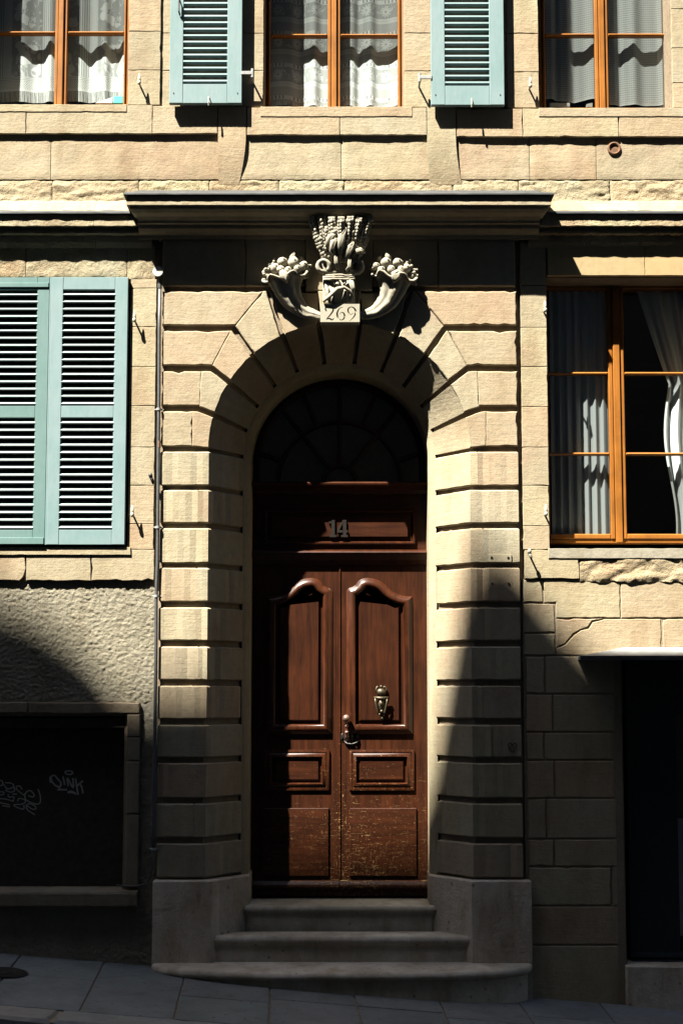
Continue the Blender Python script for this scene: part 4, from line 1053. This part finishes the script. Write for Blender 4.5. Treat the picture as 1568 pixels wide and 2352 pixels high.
mb = MB(); mb.box(PC-RD+.002, PC+RD-.002, YD+.062, YD+.08, ZB, DZ(1112)); mb.build('door_back', M_DARK, door)

# ================================================================== STEPS
steps = empty('entrance_steps', (PC, -.2, gz(PC))); tag(steps, 'three worn stone doorsteps with rounded noses below the brown double door', 'steps')
def step(xl, xr, yf, yb, ztop, zbot, noser, nose_h, setback, ex, mat):
    def outline(off):
        cx = (xl+xr)/2; a = (xr-xl)/2+off; b = (yb-yf)+off; pts = []
        for i in range(65):
            t = math.pi*(1-i/64); c, s = math.cos(t), math.sin(t)
            pts.append((cx+a*math.copysign(abs(c)**(2/ex), c), yb-b*abs(s)**(2/ex)))
        return pts
    lev = [(zbot, -setback), (ztop-nose_h-.012, -setback), (ztop-nose_h, -setback*.45), (ztop-nose_h*.82, -.004)] + [(ztop-nose_h*.5, 0), (ztop-nose_h*.2, -.005), (ztop-.003, -.014), (ztop, -.024)]
    v = []; f = []; m = None
    for z, o in lev:
        p = outline(o); m = len(p)
        v += [(a, b, z + .0035*noise.noise(Vector((a*5, b*5, z*3))) ) for a, b in p]
    for k in range(len(lev)-1):
        for i in range(m-1): f.append((k*m+i, k*m+i+1, (k+1)*m+i+1, (k+1)*m+i))
        f.append((k*m+m-1, k*m, (k+1)*m, (k+1)*m+m-1))
    f += [tuple(range(m)), tuple((len(lev)-1)*m+i for i in range(m-1, -1, -1))]
    o = mk('step', [(a-PC, b+.2, c-gz(PC)) for a, b, c in v], f, mat, steps); smooth_by_angle(o, 35)
Z1, Z2, Z3 = .0, .165, .325
y1, y2, y3 = Ysolve(2236, Z1), Ysolve(2151, Z2), Ysolve(2081, Z3)
xat = lambda px, py, y: W(px, py, y)[0]
step(xat(342, 2205, -.1), xat(1228, 2205, -.1), y1, .05, Z1, -.9, .02, .05, .03, 2.7, M_STEP)
step(xat(450, 2150, y2), xat(1119, 2150, y2), y2, .16, Z2, -.9, .02, .055, .022, 16, M_STEP)
step(xat(559, 2082, y3+.05), xat(1003, 2082, y3+.05), y3, .64, Z3, -.9, .02, .05, .018, 40, M_STEP)

# ================================================================== WINDOWS
def window(x0, x1, z0, z1, xm, mull, yw, panes_z, stile=.05, bottom=.02, sash=.026, name='window'):
    """two-leaf wooden casement: outer frame, two leaves, meeting rail xm (half width mull), glazing bars at panes_z"""
    w = empty(name, (0, 0, 0), house)
    fr = MB(); fr.bbox(x0-.02, x0+stile*.55, yw+.012, yw+.10, z0, z1, .003); fr.build('frame_post', M_FRAME, w)
    fr = MB(); fr.bbox(x1-stile*.55, x1+.02, yw+.012, yw+.10, z0, z1, .003); fr.build('frame_post', M_FRAME, w)
    fr = MB(); fr.bbox(x0+stile*.55+.001, x1-stile*.55-.001, yw+.014, yw+.10, z1-.05, z1, .003); fr.build('frame_rail', M_FRAMEH, w)
    fr = MB(); fr.bbox(x0+stile*.55+.001, x1-stile*.55-.001, yw+.010, yw+.10, z0, z0+bottom, .003); fr.build('frame_rail', M_FRAMEH, w)
    fr = MB(); fr.bbox(xm-mull*.42, xm+mull*.42, yw-.014, yw+.03, z0+.002, z1-.052, .004); fr.build('mullion', M_FRAME, w)
    for (a, b, ia, ib) in ((x0+stile*.55+.002, xm-mull*.42-.002, stile*.45, mull*.58-.002), (xm+mull*.42+.002, x1-stile*.55-.002, mull*.58-.002, stile*.45)):
        for (c, d) in ((a, a+ia), (b-ib, b)):
            q = MB(); q.bbox(c, d, yw, yw+.045, z0+bottom+.002, z1-.052, .005); q.build('sash_stile', M_FRAME, w)
        ga, gb = a+ia, b-ib
        q = MB(); q.bbox(ga+.001, gb-.001, yw+.001, yw+.045, z0+bottom+.002, z0+bottom+.002+sash, .006); q.build('sash_rail', M_FRAMEH, w)
        zs = [z0+bottom+.002+sash] + list(panes_z) + [z1-.053]
        for zz in panes_z:
            q = MB(); q.bbox(ga+.001, gb-.001, yw+.002, yw+.042, zz-.0095, zz+.0095, .0085); q.build('glazing_bar', M_FRAMEH, w)
        for za, zb in zip(zs, zs[1:]):
            q = MB(); q.add([(ga-.003, yw+.024, za), (gb+.003, yw+.024, za), (gb+.003, yw+.024, zb), (ga-.003, yw+.024, zb)], [(0, 1, 2, 3)]); q.build('pane', M_GLASS, w)
    return w
YW = .20
xw = lambda px: X(px, YW, 200)
zw = lambda py: Z(py, YW)
window(xw(-58), xw(294), Z(241.5, YW)-.022, zw(UP), xw(139), .043, YW, [zw(73.5), zw(-95), zw(-262)], stile=.03, bottom=.012, sash=.012)
window(xw(606), xw(928), Z(245.5, YW)-.022, zw(UP), xw(767), .044, YW, [zw(79.5), zw(-95), zw(-262)], stile=.042, bottom=.012, sash=.012)
window(xw(1238), xw(1545), Z(248, YW)-.022, zw(UP), xw(1382), .046, YW, [zw(78.5), zw(-95), zw(-262)], stile=.042, bottom=.012, sash=.012)
xv = lambda px: X(px, YW+.01, 1000)
window(xv(1249), xv(1605), Z(1247, YW+.01), Z(645, YW+.01), xv(1417), .054, YW+.01, [Z(1042, YW+.01), Z(857, YW+.01)], stile=.03, bottom=.025, sash=.035)
mb = MB(); mb.box(RWx[0], RWx[1], YW+.02, YW+.12, Z(647, .21), Z(630, .21)); mb.build('frame_head', M_FRAMEH, house)

# ---- curtains (they hang inside, so each is a thing of its own)
def curtain(name, label, x0, x1, z0, z1, y, mat, folds, amp, hem=None, gather=None, group=None, seed=0, drape=0.0):
    nx = max(24, int((x1-x0)/.006)); nz = 40; v = []; f = []; uvs = []
    for j in range(nz+1):
        t = j/nz
        for i in range(nx+1):
            s = i/nx; x = x0+(x1-x0)*s
            ph = folds*2*math.pi*s + 1.2*math.sin(s*5+seed)
            a = amp*(.55+.45*noise.noise(Vector((s*3+seed, 0, 0))) + .25)*(1.0-.25*t)
            yy = y - a*math.sin(ph) - .3*a*math.sin(2.3*ph+1)
            zz = z0+(z1-z0)*t
            if hem: zz += hem(s)*(1-t)
            if gather: x = gather(s, t, zz)
            v.append((x, yy, zz + drape*math.sin(ph)*.5*(1-t))); uvs.append((s*(x1-x0)*1.15, (z1-z0)*t))
    for j in range(nz):
        for i in range(nx):
            q = j*(nx+1)+i; f.append((q, q+1, q+nx+2, q+nx+1))
    o = mk(name, v, f, mat, None, True, recalc=False)
    ul = o.data.uv_layers.new(name='UVMap')
    for lp in o.data.loops: ul.data[lp.index].uv = uvs[lp.vertex_index]
    return tag(o, label, 'curtain', group)
YC = YW+.075
yc = lambda px: X(px, YC, 200)
CT = Z(UP+10, YC)
G_L = 'lace curtains in the upper windows'
curtain('lace_curtain', 'fringed floral lace curtain behind left casement of the upper left window', yc(-50), yc(133), Z(240, YC)+.015, CT, YC, M_LACE, 2.6, .014, group=G_L, seed=1)
curtain('lace_curtain', 'fringed floral lace curtain above the turquoise box in the upper left window', yc(147), yc(287), Z(239, YC)+.015, CT, YC, M_LACE, 2.1, .014, group=G_L, seed=2.3)
curtain('lace_curtain', 'daisy patterned lace curtain in left half of the upper middle window', yc(616), yc(760), Z(246, YC), CT, YC, M_DAISY, 1.7, .011, group=G_L, seed=3, drape=.02)
curtain('lace_curtain', 'daisy patterned lace curtain in right half of the upper middle window', yc(775), yc(918), Z(246, YC), CT, YC, M_DAISY, 2.2, .011, group=G_L, seed=4.4, drape=.02)
curtain('voile_curtain', 'sheer striped curtain lifted off the sill in left half of upper right window', yc(1240), yc(1372), Z(232, YC), CT, YC, M_WEAVE, 2.4, .015, hem=lambda s: .012*math.sin(s*9), group=G_L, seed=5)
curtain('voile_curtain', 'sheer striped curtain in right half of the upper right window', yc(1392), yc(1530), Z(242, YC), CT, YC, M_WEAVE, 2.5, .015, group=G_L, seed=6.1)
yl = lambda px: X(px, YC+.02, 1000)
zl0, zl1 = Z(1238, YC+.02), Z(650, YC+.02)
G_C = 'white curtains of the ground floor window'
curtain('white_curtain', 'white pleated curtain filling left casement of the ground floor right window', yl(1264), yl(1406), zl0, zl1, YC+.02, M_CURT, 7.5, .016, group=G_C, seed=7)
def gat(s, t, z):
    # tied back: narrow at the tie, fanning out above and below
    tie = .44; w = .16+.55*abs(t-.60)**1.1 if t > .6 else .20+.07*math.sin((.6-t)*6)
    left = yl(1608)-(.20+ (.52*(max(0, t-.58))**.9 if t > .58 else .035*math.sin((.58-t)*9)+.02))
    return left+(yl(1620)-left)*s
curtain('white_curtain', 'white tied back curtain beside the dark pane of ground floor right window', yl(1505), yl(1620), zl0, zl1, YC+.03, M_CURT, 4.2, .03, group=G_C, seed=8, gather=gat)
# little things on the inner sills
def sillbox(name, label, cat, px0, px1, py0, py1, y, mat, dy=.03, slope=0):
    xa, xb, za, zb = X(px0, y, 235), X(px1, y, 235), Z(py1, y), Z(py0, y)
    mb = MB(); mb.bbox(xa, xb, y, y+dy, za, zb, .002)
    if slope:
        mb.v = [(a, b, c-slope*(xb-a)/(xb-xa)*(c > (za+zb)/2)) for a, b, c in mb.v]
    o = mb.build(name, mat); return tag(o, label, cat)
sillbox('card_box', 'small turquoise box on the sill behind upper left window', 'box', 261, 283, 221, 237, YW+.035, M_TURQ)
sillbox('paper_sheet', 'white folded paper leaning beside the turquoise box', 'paper', 220, 259, 223, 237, YW+.037, M_PAPER, .012, .04)
sillbox('plastic_tray', 'pale low tray on sill under the lifted striped curtain', 'tray', 1262, 1308, 236, 245, YW+.037, M_PAPER, .04)
sillbox('crumpled_tissue', 'small crumpled white tissue on the sill of upper right window', 'tissue', 1346, 1360, 236, 246, YW+.037, M_PAPER, .03, .01)

# ================================================================== SHUTTERS
def shutter(x0, x1, z0, z1, yf, th, op, panels, pitch, out, mat, matS):
    s = empty('shutter', (0, 0, 0), house); a, b = op
    q = MB(); q.bbox(x0, a, yf, yf+th, z0, z1, .003); q.build('stile', mat, s)
    q = MB(); q.bbox(b, x1, yf, yf+th, z0, z1, .003); q.build('stile', mat, s)
    zz = [z0] + [t for p in panels for t in p] + [z1]
    for i in range(0, len(zz), 2):
        q = MB(); q.bbox(a+.0006, b-.0006, yf+.0008, yf+th, zz[i], zz[i+1], .002); q.build('rail', mat, s)
    q = MB(); w = .024 if out else .014; t = .0045 if out else .006                # one slat, shared by all
    q.box(-(b-a)/2-.002, (b-a)/2+.002, -w, w, -t, t); src = q.build('slat', matS, s)
    first = True; ang = math.radians(40 if out else -10)
    for (za, zb) in panels:
        n = int(round((zb-za)/pitch))
        for k in range(n):
            loc = ((a+b)/2, yf+th/2, za+(k+.5)*(zb-za)/n); rot = (ang + random.uniform(-.02, .02), 0, 0)
            if first: src.location = loc; src.rotation_euler = rot; first = False
            else: inst(src, s, loc, rot)
    return s
ls = lambda px: X(px, -.005, 945)
lz = lambda py: Z(py, -.005)
PT = .0508
shutter(ls(113), ls(291), lz(1251), lz(637), -.008, .036, (ls(141), ls(261)), [(lz(1217), lz(959)), (lz(932), lz(665))], PT, True, M_SHUT, M_SLAT)
s2 = shutter(ls(-66), ls(109), lz(1251), lz(637), -.004, .036, (ls(-38), ls(81)), [(lz(1217), lz(959)), (lz(932), lz(665))], PT, True, M_SHUT2, M_SLAT)
for (ya, yb) in ((650, 660), (1235, 1250)):
    q = MB(); q.bbox(ls(-62), ls(107), -.012, -.0045, lz(yb), lz(ya), .002); q.build('iron_strap', M_SHUT2, s2)
q = MB(); q.bbox(ls(109.5), ls(113), -.006, .025, lz(1251), lz(637), .001); q.build('cover_strip', M_SHUT, s2)
us = lambda px: X(px, -.052, 130)
uz = lambda py: Z(py, -.052)
for (a, b, oa, ob, bot, ob_y) in ((390, 556, 421, 522, 237, 193), (989, 1157, 1021, 1123, 241, 197)):
    sh = shutter(us(a), us(b), uz(bot), uz(-335), -.054, .034, (us(oa), us(ob)), [(uz(ob_y), uz(-30)), (uz(-58), uz(-300))], .0465, False, M_SHUT, M_SHUT)
    for (px, py) in ((a+10, bot-23), (b-10, bot-23)):
        q = MB(); q.disc((us(px), uz(py)), .004, -.057, -.052, 10); q.build('bolt', M_IRON, sh)
    m = (a+b)/2+8
    q = MB(); q.tube([(us(m), -.056, uz(bot-14)), (us(m), -.070, uz(bot-12)), (us(m), -.074, uz(bot+2)), (us(m), -.070, uz(bot+8))], [.004, .005, .006, .004], 7); q.build('catch_tongue', M_CREAM, sh)
    left = a < 700
    hx0, hx1 = (us(b-2), us(b+24)) if left else (us(a-26), us(a+2))
    hz = uz(168 if left else 178)
    q = MB(); q.bbox(hx0, hx1, -.060, -.052, hz-.012, hz+.012, .002); q.build('hinge_strap', M_ZINC, sh)
    px = hx1 if left else hx0
    q = MB(); q.tube([(px, -.050, hz-.03), (px, -.050, hz+.03)], .010, 10); q.tube([(px, -.050, hz-.024), (px, .03, hz-.034)], .007, 8); q.build('hinge_pin', M_ZINC, sh)
    if left:
        q = MB(); q.tube([(us(411), -.054, uz(0)), (us(411), -.075, uz(3)), (us(411), -.075, uz(30)), (us(413), -.06, uz(37))], .006, 7); q.build('handle', M_IRON, sh)

# shutter hold-backs, iron hooks, vent ring, number plate
def holdback(px, py, y=Y_J, tilt=0.0, mat=M_CREAM, L=.05):
    c = C3(px, py, y-L); mb = MB()
    mb.tube([(c.x, y+.01, c.z), (c.x, y-L, c.z)], .0065, 8); mb.ball((c.x, y-L-.002, c.z), .013, 10, 7, (1, .8, 1.3))
    t = Vector((math.sin(tilt), 0, math.cos(tilt)))
    b = Vector((c.x, y-L, c.z)); mb.tube([b, b+t*.03, b+t*.062], [.013, .010, .005], 8, flat=.6)
    mb.build('shutter_holdback', mat, house, True)
for (px, py) in ((320, 190), (1217, 197), (309, 735), (304, 1182), (1251, 712), (1253, 1180)): holdback(px, py)
holdback(1215, 1266, Y_AP, math.pi-.25, L=.06)
holdback(346, 1092, Y_J, math.pi-.3, M_IRON, .03)
mb = MB(); c = W(1409, 342, Y_PAN)
mb.tube([(c[0]+.038*math.cos(t), Y_PAN-.006, c[1]+.038*math.sin(t)) for t in [i/24*2*math.pi for i in range(25)]], .009, 8, cap=False); mb.disc(c, .036, Y_PAN-.004, Y_PAN+.01, 20); mb.build('vent_cover', M_RUSTY, house)
mb = MB(); mb.bbox(X(1120), X(1172), -.006, .002, Z(1291), Z(1273), .0015); pl_o = mb.build('name_plate', M_PLATE, house)
for px in (1127, 1165):
    q = MB(); q.disc((X(px), Z(1281.5)), .009, -.008, -.0055, 12); q.build('screw', M_IRON, pl_o)
    q = MB(); q.disc((X(px+1), Z(1341)), .008, -.003, .0, 12); q.build('drill_hole_disc', M_IRON, house)  # dark disc whose colour stands in for the shade of a drill hole
# heart drawn on the right pier
def ribbon(pts, w, y, name, mat, parent, n=40, plane=None):
    v, f = stroke_prism(pts, [w]*len(pts), y-.0012, y+.002, n)
    return mk(name, v, f, mat, parent)
ribbon([(1176, 1728), (1168, 1717), (1167, 1709), (1172, 1707), (1176, 1712), (1180, 1707), (1185, 1709), (1184, 1717), (1176, 1728)], 2.0, -.0022, 'heart_drawing', M_INK, house)

# ================================================================== WALLED-UP WINDOW, lower left
bw = part('boarded_window'); YBd = .16
ref = 1850
def sx_(px, y): return X(px, y, ref)
for (a, b) in ((1612, 1693), (1693, 1748), (1748, 1870), (1870, 2040)):
    if a == 1612: continue
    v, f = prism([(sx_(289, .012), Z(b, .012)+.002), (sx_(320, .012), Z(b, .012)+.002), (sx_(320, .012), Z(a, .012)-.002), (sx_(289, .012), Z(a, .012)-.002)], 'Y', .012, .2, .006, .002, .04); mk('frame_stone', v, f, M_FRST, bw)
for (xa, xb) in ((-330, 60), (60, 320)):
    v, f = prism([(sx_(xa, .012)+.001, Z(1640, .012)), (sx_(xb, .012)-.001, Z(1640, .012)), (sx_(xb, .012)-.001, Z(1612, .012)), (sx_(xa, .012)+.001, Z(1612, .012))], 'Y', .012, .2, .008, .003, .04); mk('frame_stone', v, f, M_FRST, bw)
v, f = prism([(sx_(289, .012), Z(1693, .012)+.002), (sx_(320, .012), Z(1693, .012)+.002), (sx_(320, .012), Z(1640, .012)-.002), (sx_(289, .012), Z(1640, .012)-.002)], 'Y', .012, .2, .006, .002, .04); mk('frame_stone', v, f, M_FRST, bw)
mb = MB(); mb.box(sx_(-330, .05), sx_(286, .05), .05, .2, Z(1672, .05), Z(1645, .05)); mb.build('inner_lintel', M_BOARD, bw)
for (xa, xb) in ((-330, 40), (40, 317)):
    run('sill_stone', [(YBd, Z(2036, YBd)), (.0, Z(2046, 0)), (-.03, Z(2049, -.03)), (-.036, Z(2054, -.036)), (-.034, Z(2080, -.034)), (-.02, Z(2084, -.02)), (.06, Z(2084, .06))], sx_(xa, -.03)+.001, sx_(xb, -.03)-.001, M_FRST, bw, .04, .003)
mb = MB(); mb.box(sx_(-330, YBd), sx_(300, YBd), YBd, YBd+.03, Z(2050, YBd), Z(1640, YBd)); board = mb.build('board', M_BOARD, bw)
def gp(zx, zy): return (zx*.1719, 1739.5+zy*.1719)      # coordinates read off an enlargement of the board
def graf(strokes, wpx, name='graffiti_tag'):
    mb = MB()
    for s in strokes:
        v, f = stroke_prism([gp(*p) for p in s], [wpx]*len(s), YBd-.0016-random.random()*.0008, YBd+.004, 36); mb.add(v, f)
    return mb.build(name, M_SPRAY, board)
graf([[(680, 340), (672, 270), (730, 240), (770, 285), (815, 340), (805, 390), (750, 380), (695, 320), (690, 270)], [(800, 390), (795, 430)], [(770, 432), (900, 432)], [(845, 255), (868, 370)], [(915, 385), (905, 280), (980, 405), (975, 275)],
      [(1010, 280), (1025, 370), (1045, 500)], [(1110, 315), (1050, 365), (1030, 385)], [(1075, 365), (1095, 400), (1110, 480)], [(905, 470), (960, 455), (1020, 492)], [(920, 470), (975, 470), (1015, 490)], [(920, 178), (872, 195), (900, 225), (960, 225), (970, 195), (920, 178)]], 3.6)
graf([[(0, 300), (40, 330), (30, 375), (0, 375)], [(45, 350), (90, 410), (130, 420)], [(70, 340), (150, 345), (190, 380), (160, 410), (90, 425)], [(70, 440), (150, 465), (200, 440), (190, 400)], [(300, 430), (270, 385), (225, 390), (230, 430), (290, 480), (330, 510)], [(340, 500), (360, 460), (410, 445), (460, 500), (440, 530), (380, 510)],
      [(335, 480), (345, 560), (420, 605), (500, 625), (540, 600), (540, 510), (512, 425)], [(0, 460), (50, 465), (50, 495), (0, 500)], [(0, 550), (90, 560), (190, 590)], [(115, 495), (120, 530), (190, 530), (180, 580)], [(170, 490), (230, 492)], [(240, 590), (255, 550), (320, 560), (345, 590), (300, 625), (185, 635), (260, 680), (320, 690), (322, 640)],
      [(345, 640), (400, 620), (470, 650), (480, 690), (430, 690), (360, 645), (370, 700), (470, 768)], [(0, 605), (140, 635)], [(35, 645), (140, 662)]], 2.2)

# ================================================================== SHOP DOORWAY, lower right
shop = part('shop_doorway'); YP = .16
XS = lambda px, y: X(px, y, 1900)
mb = MB(); mb.bbox(XS(1440, YP), XS(1556, YP), YP, YP+.16, Z(2216, YP)+.012, Z(1500, YP), .008); mb.build('pilaster', M_SHOP, shop)
mb = MB(); mb.bbox(XS(1434, YP), XS(1600, YP), YP+.03, YP+.3, Z(1640, YP), Z(1490, YP), .008); mb.build('lintel_board', M_SHOP, shop)
run('base_moulding', [(YP+.01, Z(2186, YP)), (YP-.02, Z(2190, YP)), (YP-.024, Z(2196, YP)), (YP-.014, Z(2203, YP)), (YP-.03, Z(2206, YP)), (YP-.032, Z(2214, YP)), (YP+.01, Z(2215, YP))], XS(1442, YP), XS(1700, YP), M_SHOP, shop, .3, .0003)
mb = MB(); v, f = prism([(XS(1430, .0), Z(2300, 0)-.2), (3.3, Z(2300, 0)-.2), (3.3, Z(2218, .0)), (XS(1430, 0), Z(2218, 0))], 'Y', .0, .5, .010, .002, .05); mk('door_sill', v, f, M_GREY, shop)
mb = MB(); mb.bbox(XS(1552, .34), XS(1600, .34), .34, .37, Z(2150, .34), Z(1880, .34), .004); mb.build('glimpse_strip', simple('pale_glimpse_grey', (.32, .33, .32), .6), shop)  # pale grey strip added as a stand-in for bright glimpses inside the doorway
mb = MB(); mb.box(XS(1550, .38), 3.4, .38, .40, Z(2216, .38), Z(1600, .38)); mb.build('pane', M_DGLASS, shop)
mb = MB(); mb.box(3.2, 3.35, Y_J, .5, ZB, Z(1512)); mb.build('door_jamb', M_STONE, shop)
mb = MB(); mb.box(XS(1430, .345), 3.4, .42, .44, ZB, Z(1490)); mb.build('door_back', M_DARK, shop)
# sloping zinc hood
hy = -.20
bl = W(1436, 1486, .02); fl = W(1333, 1506, hy); zt, zf = bl[1], Z(1506, hy)
hv = [(bl[0], .03, zt), (3.4, .03, zt), (3.4, hy, zf), (fl[0], hy, zf), (fl[0]+.02, .03, zf+.004), (fl[0], hy, zf-.022), (3.4, hy, zf-.022), (3.4, .03, zf-.022), (fl[0]+.02, .03, zf-.022)]
mk('door_hood', hv, [(0, 3, 2, 1), (0, 4, 3), (3, 4, 8, 5), (5, 8, 7, 6), (0, 1, 7, 8, 4), (1, 2, 6, 7)], M_ZINC, shop)

mk('hood_edge', [(fl[0]-.004, hy-.006, zf-.026), (3.4, hy-.006, zf-.026), (3.4, hy-.006, zf-.003), (fl[0]-.004, hy-.006, zf-.003), (fl[0]-.004, hy-.0005, zf-.026), (3.4, hy-.0005, zf-.026), (3.4, hy-.0005, zf-.003), (fl[0]-.004, hy-.0005, zf-.003)], [(0,1,2,3),(4,7,6,5),(0,4,5,1),(2,6,7,3),(0,3,7,4),(1,5,6,2)], M_LEAD, shop)

# ================================================================== CONDUIT on the left of the portal
con = empty('conduit_pipe', (X(364), -.01, 0)); tag(con, 'thin grey metal conduit running down the left edge of the portal', 'pipe')
def cp(px, py, y=-.008): q = W(px, py, y); return (q[0]-X(364), y+.01, q[1])
mb = MB(); mb.tube([cp(367.5, 655), cp(366, 760), cp(365.5, 900), cp(364, 1030), cp(363, 1200), cp(362, 1290), cp(360, 1340), cp(359, 1380), cp(358.5, 1500), cp(356, 1700), cp(353, 1900), cp(352, 1950)], .0115, 10); mb.build('tube', M_PIPE, con, True)
mb = MB(); mb.tube([cp(366, 640), cp(367, 652)], [.006, .016], 10); mb.tube([cp(367, 652), cp(367.3, 662)], .015, 10); mb.build('end_cap', M_PIPE, con)
for (px, py) in ((365, 940), (363, 1211), (359, 1369), (353, 1950)):
    mb = MB(); a = cp(px, py); mb.tube([(a[0], a[1], a[2]-.008), (a[0], a[1], a[2]+.008)], .0165, 10); mb.tube([(a[0]-.03, a[1]+.012, a[2]), (a[0]+.03, a[1]+.012, a[2])], .005, 6); mb.build('pipe_clip', M_ZINC, con)
mb = MB(); mb.tube([cp(365.3, 1108/1.0-95), cp(365.2, 1028)], .0122, 10); mb.build('rusty_sleeve', M_RUSTY, con)
mb = MB(); mb.tube([cp(352, 1950, -.005), cp(351, 1990, -.01), cp(346, 2015, -.02), cp(335, 2030, -.03), cp(315, 2036, -.035), cp(285, 2035, -.03), cp(268, 2033, -.01)], .006, 8); mb.build('cable', M_IRON, con, True)
mb = MB(); c = W(363, 624, -.03); mb.disc((c[0], c[1]), .034, -.042, -.030, 28, r2=.034); mb.disc((c[0], c[1]), .012, -.0295, .05, 12)
tag(mb.build('wall_disc', M_WHITE), 'small round white disc fixed above the top of the grey conduit', 'disc')

# ================================================================== small things on the pavement
q = G(12, 2236); mb = MB(); mb.disc(q, .135, 0, .006, 40, axis='Z'); n0 = len(mb.v)
for r in (.04, .08, .118): mb.tube([(q[0]+r*math.cos(t), q[1]+r*math.sin(t), .007) for t in [i/28*2*math.pi for i in range(29)]], .004, 5, cap=False)
mb.v = [(a, b, c+gz(a)+.003) for a, b, c in mb.v]
tag(mb.build('manhole_cover', M_CAST), 'small round black iron cover set in the pavement at left', 'manhole')
q = G(1279, 2281); mb = MB(); mb.add([(q[0]-.03, q[1]-.01, gz(q[0])+.006), (q[0]+.03, q[1]-.004, gz(q[0])+.005), (q[0]+.026, q[1]+.012, gz(q[0])+.014), (q[0]-.022, q[1]+.010, gz(q[0])+.010), (q[0]-.03, q[1]-.01, gz(q[0])+.004), (q[0]+.03, q[1]-.004, gz(q[0])+.003), (q[0]+.026, q[1]+.012, gz(q[0])+.012), (q[0]-.022, q[1]+.010, gz(q[0])+.008)], [(0, 1, 2, 3), (7, 6, 5, 4), (0, 4, 5, 1), (1, 5, 6, 2), (2, 6, 7, 3), (3, 7, 4, 0)])
tag(mb.build('paper_scrap', M_PAPER), 'tiny white scrap of litter on the pavement right of the steps', 'litter')

# ================================================================== HOUSES ACROSS THE STREET (behind the camera; their roofs cast the soft shadows)
YO = -10.4
def roofpt(px, py, y=0.0):
    w = W(px, py, y); return (w[0]-TX*(y-YO), w[1]+TZ*(y-YO))
v0 = roofpt(500, 1565)[1]                              # eaves level that casts the flat edge of the shadow
g1a = roofpt(-420, 1565); g1p = roofpt(-60, 1215); g1b = roofpt(285, 1565)
g2a = roofpt(880, 1565); g2p = roofpt(1096, 1228); g2b = roofpt(1425, 1565)
opp = empty('tall_house', (0, YO, gz(0)-.13)); tag(opp, 'tall grey rendered house with two gables across the street', 'house', 'houses across the street')
zb = -3.0
out = [(-24, zb), (12, zb), (12, v0), (g2b[0], v0), roofpt(1330, 1464), roofpt(1235, 1362), roofpt(1165, 1268), roofpt(1112, 1232), roofpt(1068, 1250), roofpt(1030, 1325), roofpt(955, 1440), (g2a[0], v0), (roofpt(243, 1565)[0], v0), roofpt(222, 1520), roofpt(190, 1478), roofpt(150, 1438), roofpt(95, 1394), roofpt(30, 1352), roofpt(-50, 1318), roofpt(-140, 1300), roofpt(-230, 1312), roofpt(-320, 1370), (g1a[0], v0), (-24, v0)]
v, f = prism(out, 'Y', -.5, 0, .01, 0)
v = [(a, (0 if b == 0 else -.5 if b < -.4 else b), c) for a, b, c in v]
base = Vector(opp.location)
def add_o(name, verts, faces, mat): return mk(name, [(a-base.x, b-base.y, c-base.z) for a, b, c in verts], faces, mat, opp)
add_o('front_wall', [(a, YO+b, c) for a, b, c in v], f, M_FAR)
mb = MB(); mb.box(-24, 12, YO-9, YO-.51, zb, v0-.2); add_o('body', mb.v, mb.f, M_FAR)
mb = MB(); mb.add([(-24.3, YO-.55, v0-.199), (12.3, YO-.55, v0-.199), (12.3, YO-9.3, v0-.199), (-24.3, YO-9.3, v0-.199), (-24.3, YO-5, v0+1.6), (12.3, YO-5, v0+1.6)], [(0, 1, 2, 3), (0, 4, 5, 1), (2, 5, 4, 3), (0, 3, 4), (1, 5, 2)]); add_o('roof', mb.v, mb.f, M_LEAD)
first = None
for fl_ in range(7):
    for i in range(12):
        xx = -22.4+i*2.9; zz = .6+fl_*3.25
        if zz+1.9 > v0-.6: continue
        if first is None:
            mb = MB(); mb.box(-.55, .55, -.03, .03, 0, 1.9); first = mb.build('window', M_DGLASS, opp); first.location = (xx-base.x, .012, zz-base.z); o = first
            mb = MB(); mb.box(-.62, .62, .0305, .09, -.10, -.001); sil = mb.build('sill', M_FAR, first)
        else:
            o = inst(first, opp, (xx-base.x, .012, zz-base.z)); inst(sil, o)
for (x0, x1, h, lab) in ((-76, -24.3, v0+5, 'plain grey house left of the tall gabled house across the street'), (12.3, 64, v0+4, 'plain grey house right of the tall gabled house across the street')):
    e = empty('row_house', ((x0+x1)/2, YO, gz((x0+x1)/2)-.13)); tag(e, lab, 'house', 'houses across the street')
    b = e.location; mb = MB(); mb.box(x0-b.x, x1-b.x, -9, -.2, -4-b.z, h-b.z); mb.build('wall', M_FAR, e)
    mb = MB(); mb.add([(x0-b.x, -.0, h-b.z+.002), (x1-b.x, -.0, h-b.z+.002), (x1-b.x, -9.2, h-b.z+.002), (x0-b.x, -9.2, h-b.z+.002), (x0-b.x, -4.6, h-b.z+2), (x1-b.x, -4.6, h-b.z+2)], [(0, 1, 2, 3), (0, 4, 5, 1), (2, 5, 4, 3), (0, 3, 4), (1, 5, 2)]); mb.build('roof', M_LEAD, e)
    src = None
    for fl_ in range(6):
        for i in range(17):
            loc = (x0-b.x+1.8+i*3.0, -.19, 1+fl_*3.2-b.z)
            if src is None: mb = MB(); mb.box(-.5, .5, -.02, .02, 0, 1.8); src = mb.build('window', M_DGLASS, e); src.location = loc
            else: inst(src, e, loc)
